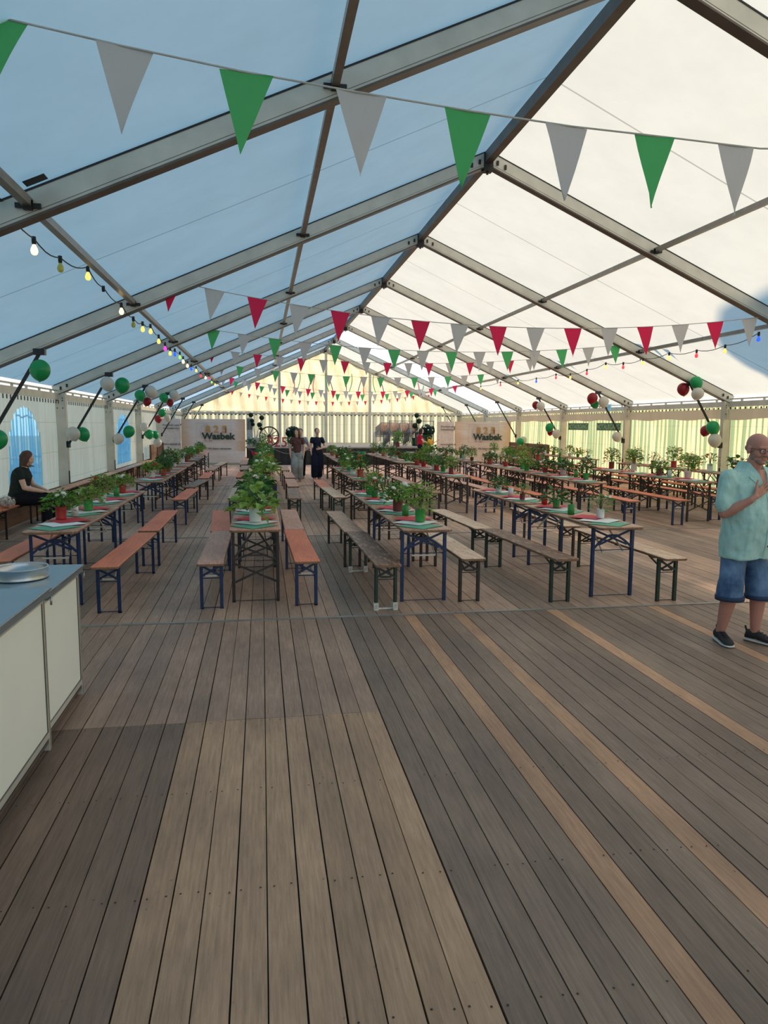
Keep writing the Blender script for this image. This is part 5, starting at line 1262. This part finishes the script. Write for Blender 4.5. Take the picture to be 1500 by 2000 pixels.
    so_ = fuse('shorts', b, 'denim', 0.007, 2, t, None, 0.008, 7, 9, (1, 1, 0.6))
    b = MB()
    for x, y in ((0.135, 0.015), (-0.133, 0.075)): b.lathe([(0.100, -0.02), (0.113, -0.018), (0.115, 0.016), (0.104, 0.02)], 28, (x, y, 0.395))
    b.build('rolled_hem', plain('dark_denim_hem', (0.02, 0.04, 0.09), 0.8), so_)
    shoes(t, J, 'shoe_black', 'sole_white')
    c = V(J['headc']); b = MB(); n_ = 16
    for s in (-1, 1):
        pts = [c+rt @ V((s*0.033+0.027*math.cos(2*PI*k/n_), 0.103-0.010*abs(math.cos(2*PI*k/n_)), -0.008+0.019*math.sin(2*PI*k/n_))) for k in range(n_+1)]
        b.tube(pts, 0.0024, 5); b.tube([c+rt @ V((s*0.060, 0.095, 0.002)), c+rt @ V((s*0.080, 0.04, 0.004)), c+rt @ V((s*0.086, -0.02, -0.002))], 0.0022, 5)
    b.tube([c+rt @ V((-0.007, 0.108, -0.004)), c+rt @ V((0.007, 0.108, -0.004))], 0.0024, 5)
    b.build('glasses', 'black', t)
    # beard and cropped hair round the sides
    b = MB()
    for x, y, z, r_ in ((0, 0.074, -0.104, (0.032, 0.022, 0.020)), (0.030, 0.052, -0.088, (0.020, 0.030, 0.024)), (-0.030, 0.052, -0.088, (0.020, 0.030, 0.024)), (0.020, 0.092, -0.055, (0.020, 0.010, 0.006)), (-0.020, 0.092, -0.055, (0.020, 0.010, 0.006)), (0.054, 0.022, -0.068, (0.010, 0.024, 0.030)), (-0.054, 0.022, -0.068, (0.010, 0.024, 0.030))):
        b.sphere(c+rt @ V((x, y, z)), r_, 14, 10, rot=rt)
    fuse('beard', b, 'hair_grey', 0.004, 2, t)
    b = MB()
    b.sphere(c+rt @ V((0, -0.021, -0.014)), (0.0795, 0.096, 0.046), 20, 12, rot=rt)
    fuse('hair', b, 'hair_grey', 0.005, 2, t)
    b = MB(); b.lathe([(0.029, -0.006), (0.032, 0), (0.029, 0.006)], 20, (0, 0, 0))
    wb = b.build('wristband', 'black', t, V(J['wrL'])+V((0, 0, 0.03)))
man()

def woman(loc, rz, label, J, top, bottom, hair, hairlen, skinm='skin_fair', voxel=0.009, skirt_w=1.0, f=0.9, headrot=(0, 0, 0), headband=False, bare=False, shoe='sandal', topz=None):
    t = empty('person', loc, rz, label, 'person')
    b = MB(); body_core(b, J, f); rt = Euler([R(a) for a in headrot]).to_matrix(); head(b, J['headc'], 0.95, rt, 0.9)
    for s in ('R', 'L'):
        hd = J.get('hd'+s); 
        if hd: hand(b, J['wr'+s], hd[0], hd[1], hd[2], 0.92, 0.35)
    fuse('body', b, skinm, 0.0065, 2, t); eyes(t, J['headc'], 0.95, rt)
    hp, ch, nk = V(J['hip']), V(J['chest']), V(J['neck'])
    b = MB(); cap(b, hp.lerp(ch, 0.05), hp.lerp(ch, 0.55), 0.135*f+0.012, 0.128*f+0.012, 20); cap(b, hp.lerp(ch, 0.5), ch, 0.13*f+0.01, 0.145*f+0.012, 20); cap(b, ch, ch.lerp(nk, 0.62), 0.13*f+0.012, 0.082, 18)
    fwd = Euler([0, 0, 0]).to_matrix() @ V((0, 1, 0)); b.sphere(ch+V((0.06, 0.085, -0.02)), 0.065, 14, 10); b.sphere(ch+V((-0.06, 0.085, -0.02)), 0.065, 14, 10)
    for s in ('R', 'L'):
        sh, el = V(J['sh'+s]), V(J['el'+s]); cap(b, ch.lerp(sh, 0.5)+V((0, 0, 0.02)), sh, 0.075*f+0.010, 0.056*f+0.008); cap(b, sh, sh.lerp(el, 0.42 if not bare else 0.2), 0.058, 0.058)
    fuse('top', b, top, voxel, 2, t, None, 0.008, 8, 1)
    b = MB(); cap(b, hp.lerp(ch, 0.12), hp+V((0, 0, -0.03)), 0.128*f, 0.148*f, 20)
    for s in ('R', 'L'):
        hi, kn, an = V(J['hi'+s]), V(J['kn'+s]), V(J['an'+s]); cap(b, hi, kn, 0.105*f+0.012, 0.075*skirt_w+0.012, 18); cap(b, kn, kn.lerp(an, 0.88), 0.075*skirt_w+0.012, 0.066*skirt_w+0.012, 18)
    fuse('trousers', b, bottom, voxel, 2, t, None, 0.010, 6, 4, (1, 1, 0.5))
    shoes(t, J, shoe, 'sole_white', True)
    c = V(J['headc']); b = MB(); b.sphere(c+rt @ V((0, -0.025, 0.028)), (0.085, 0.095, 0.088), 18, 12, rot=rt)
    if hairlen > 0:
        for s in (-1, 1):
            b.loft([[c+rt @ (V((s*0.066, 0.01, 0.03))+q) for q in (V((-0.02, -0.05, 0)), V((0.02, -0.04, 0)), V((0.02, 0.035, 0)), V((-0.015, 0.03, 0)))], [c+rt @ V((s*0.08, 0.0, -0.10))+V((s*0.01, 0.0, -hairlen*0.45))+q for q in (V((-0.03, -0.05, 0)), V((0.03, -0.05, 0)), V((0.03, 0.03, 0)), V((-0.03, 0.03, 0)))], [c+V((s*0.085, 0.06, -0.10-hairlen))+q for q in (V((-0.02, -0.03, 0)), V((0.02, -0.03, 0)), V((0.02, 0.02, 0)), V((-0.02, 0.02, 0)))]])
        cap(b, c+rt @ V((0, -0.055, 0.0)), c+V((0, -0.085, -0.08-hairlen*0.9)), 0.075, 0.05, 16)
    else: b.sphere(c+rt @ V((0, -0.055, -0.02)), (0.070, 0.06, 0.075), 16, 10, rot=rt)
    ho = fuse('hair', b, hair, 0.008, 2, t, None, 0.006, 25, 2, (1, 1, 0.2))
    return t
stand = dict(hip=(0, 0, 0.92), chest=(0, -0.01, 1.24), neck=(0, 0, 1.40), headc=(0, 0.03, 1.56), shR=(0.165, 0, 1.34), elR=(0.22, -0.02, 1.06), wrR=(0.21, 0.05, 0.83), shL=(-0.165, 0, 1.34), elL=(-0.22, -0.02, 1.06), wrL=(-0.20, 0.06, 0.83),
             hiR=(0.09, 0, 0.88), knR=(0.09, 0.06, 0.48), anR=(0.09, -0.02, 0.09), hiL=(-0.09, 0, 0.88), knL=(-0.08, 0.02, 0.48), anL=(-0.08, -0.12, 0.10), toR=(0.10, 0.12, 0.035), toL=(-0.09, 0.02, 0.035),
             hdR=((0, 0.15, -1), (-1, 0, 0), (0, 1, 0)), hdL=((0, 0.15, -1), (1, 0, 0), (0, 1, 0)))
woman((1.10, 23.4, 0), PI-0.05, 'long-haired woman in brown top and wide grey jeans walking towards camera', dict(stand), 'cloth_plum', 'jeans_grey', 'hair_brown', 0.30, skirt_w=1.35, headrot=(-16, 0, -20))
J2 = dict(stand); J2.update(elR=(0.23, 0.02, 1.07), wrR=(0.23, 0.16, 0.92), hdR=((0.1, 0.5, -0.8), (-1, 0, 0), (0, 1, 0)), elL=(-0.27, -0.03, 1.08), wrL=(-0.08, 0.16, 1.02), hdL=((0.9, 0.1, -0.1), (0, -1, 0), (0, 0, 1)), headc=(0, 0.03, 1.58))
woman((1.80, 24.3, 0), PI+0.1, 'short-haired woman in navy top and dark trousers, forearm across her waist', J2, 'cloth_navy', 'cloth_navy', 'hair_dark', 0, skirt_w=1.5, headrot=(8, 10, 0))
J3 = dict(stand); J3.update(elL=(-0.28, 0.0, 1.05), wrL=(-0.14, 0.14, 0.94), hdL=((0.9, 0.2, -0.1), (0, -1, 0), (0, 0, 1)))
woman((1.27, 24.6, 0), PI, 'person in pale blue shirt mostly hidden behind the brown-topped woman', J3, 'cloth_paleblue', 'cloth_black', 'hair_dark', 0)
J4 = dict(stand); J4.update(elR=(0.20, 0.14, 1.10), wrR=(0.14, 0.36, 1.00), hdR=((-0.2, 0.9, -0.3), (0, 0, -1), (-1, 0, 0)), elL=(-0.19, 0.14, 1.10), wrL=(-0.10, 0.34, 1.02), hdL=((0.2, 0.9, -0.3), (0, 0, -1), (1, 0, 0)), headc=(0, 0.06, 1.55))
woman((7.0, 32.2, 0), -PI/2-0.25, 'dark-haired woman in red top watering plants by the stage', J4, 'cloth_red', 'cloth_black', 'hair_dark', 0.16, headrot=(-18, 0, 0))
t = empty('watering_can', (7.34, 32.0, 0.92), 0, 'yellow watering can held by the woman in the red top', 'watering can'); M['can_yellow'] = plain('yellow_plastic', (0.80, 0.42, 0.03), 0.4)
b = MB(); b.lathe([(0.001, 0), (0.11, 0), (0.125, 0.02), (0.12, 0.24), (0.105, 0.27), (0.001, 0.27)], 20); o = b.build('body', 'can_yellow', t); o.rotation_euler = (0, 0.45, 0)
b = MB(); b.tube([(0.12, 0, 0.03), (0.30, 0, 0.14), (0.44, 0, 0.22)], [0.022, 0.016, 0.014], 8); b.tube([(0.44, 0, 0.22), (0.47, 0, 0.235)], [0.014, 0.04], 10); o = b.build('spout', 'can_yellow', t)
b = MB(); b.tube([(-0.03, 0, 0.24), (-0.05, 0, 0.34), (0.06, 0, 0.38), (0.14, 0, 0.30), (0.16, 0, 0.22)], 0.012, 8); b.build('handle', 'can_yellow', t)
# --- seated woman on the wall bench, facing into the tent
JS = dict(hip=(0, -0.02, 0.60), chest=(0, 0.06, 0.93), neck=(0, 0.10, 1.09), headc=(0, 0.17, 1.235), shR=(0.17, 0.07, 1.03), elR=(0.21, 0.16, 0.76), wrR=(0.10, 0.40, 0.69), shL=(-0.17, 0.07, 1.03), elL=(-0.20, 0.18, 0.76), wrL=(-0.05, 0.42, 0.69),
          hiR=(0.09, 0.02, 0.57), knR=(0.10, 0.46, 0.56), anR=(0.10, 0.46, 0.10), hiL=(-0.09, 0.02, 0.57), knL=(-0.09, 0.48, 0.57), anL=(-0.09, 0.56, 0.10), toR=(0.10, 0.60, 0.035), toL=(-0.09, 0.70, 0.035),
          hdR=((-0.3, 0.9, -0.15), (0, 0, -1), (-1, 0, 0)), hdL=((0.1, 0.95, -0.2), (0, 0, -1), (1, 0, 0)))
woman((-3.95, 12.75, 0), -PI/2, 'dark-clothed woman with brown bob seated on the left wall bench', JS, 'cloth_darkgreen', 'cloth_black', 'hair_brown', 0.05, f=1.02, headrot=(-20, 0, 0), shoe='shoe_black', bare=False)
t = empty('cloth_bag', (-3.95, 12.15, 0.485), 0, 'white patterned cloth bag lying on the bench beside the seated woman', 'bag')
b = MB(); b.sphere((0, 0, 0.085), (0.13, 0.19, 0.085), 18, 12); b.sphere((0.03, -0.08, 0.13), (0.08, 0.1, 0.06), 14, 10); m_ = plain('patterned_cloth', (0.50, 0.47, 0.44), 0.9, 0, 0.7, 22)
fuse('pouch', b, m_, 0.012, 2, t, None, 0.02, 8)
b = MB(); b.tube([(0.05, -0.15, 0.10), (0.12, -0.05, 0.16), (0.10, 0.12, 0.13)], 0.012, 8); b.build('strap', 'black', t)

bpy.data.scenes.remove(TMP)
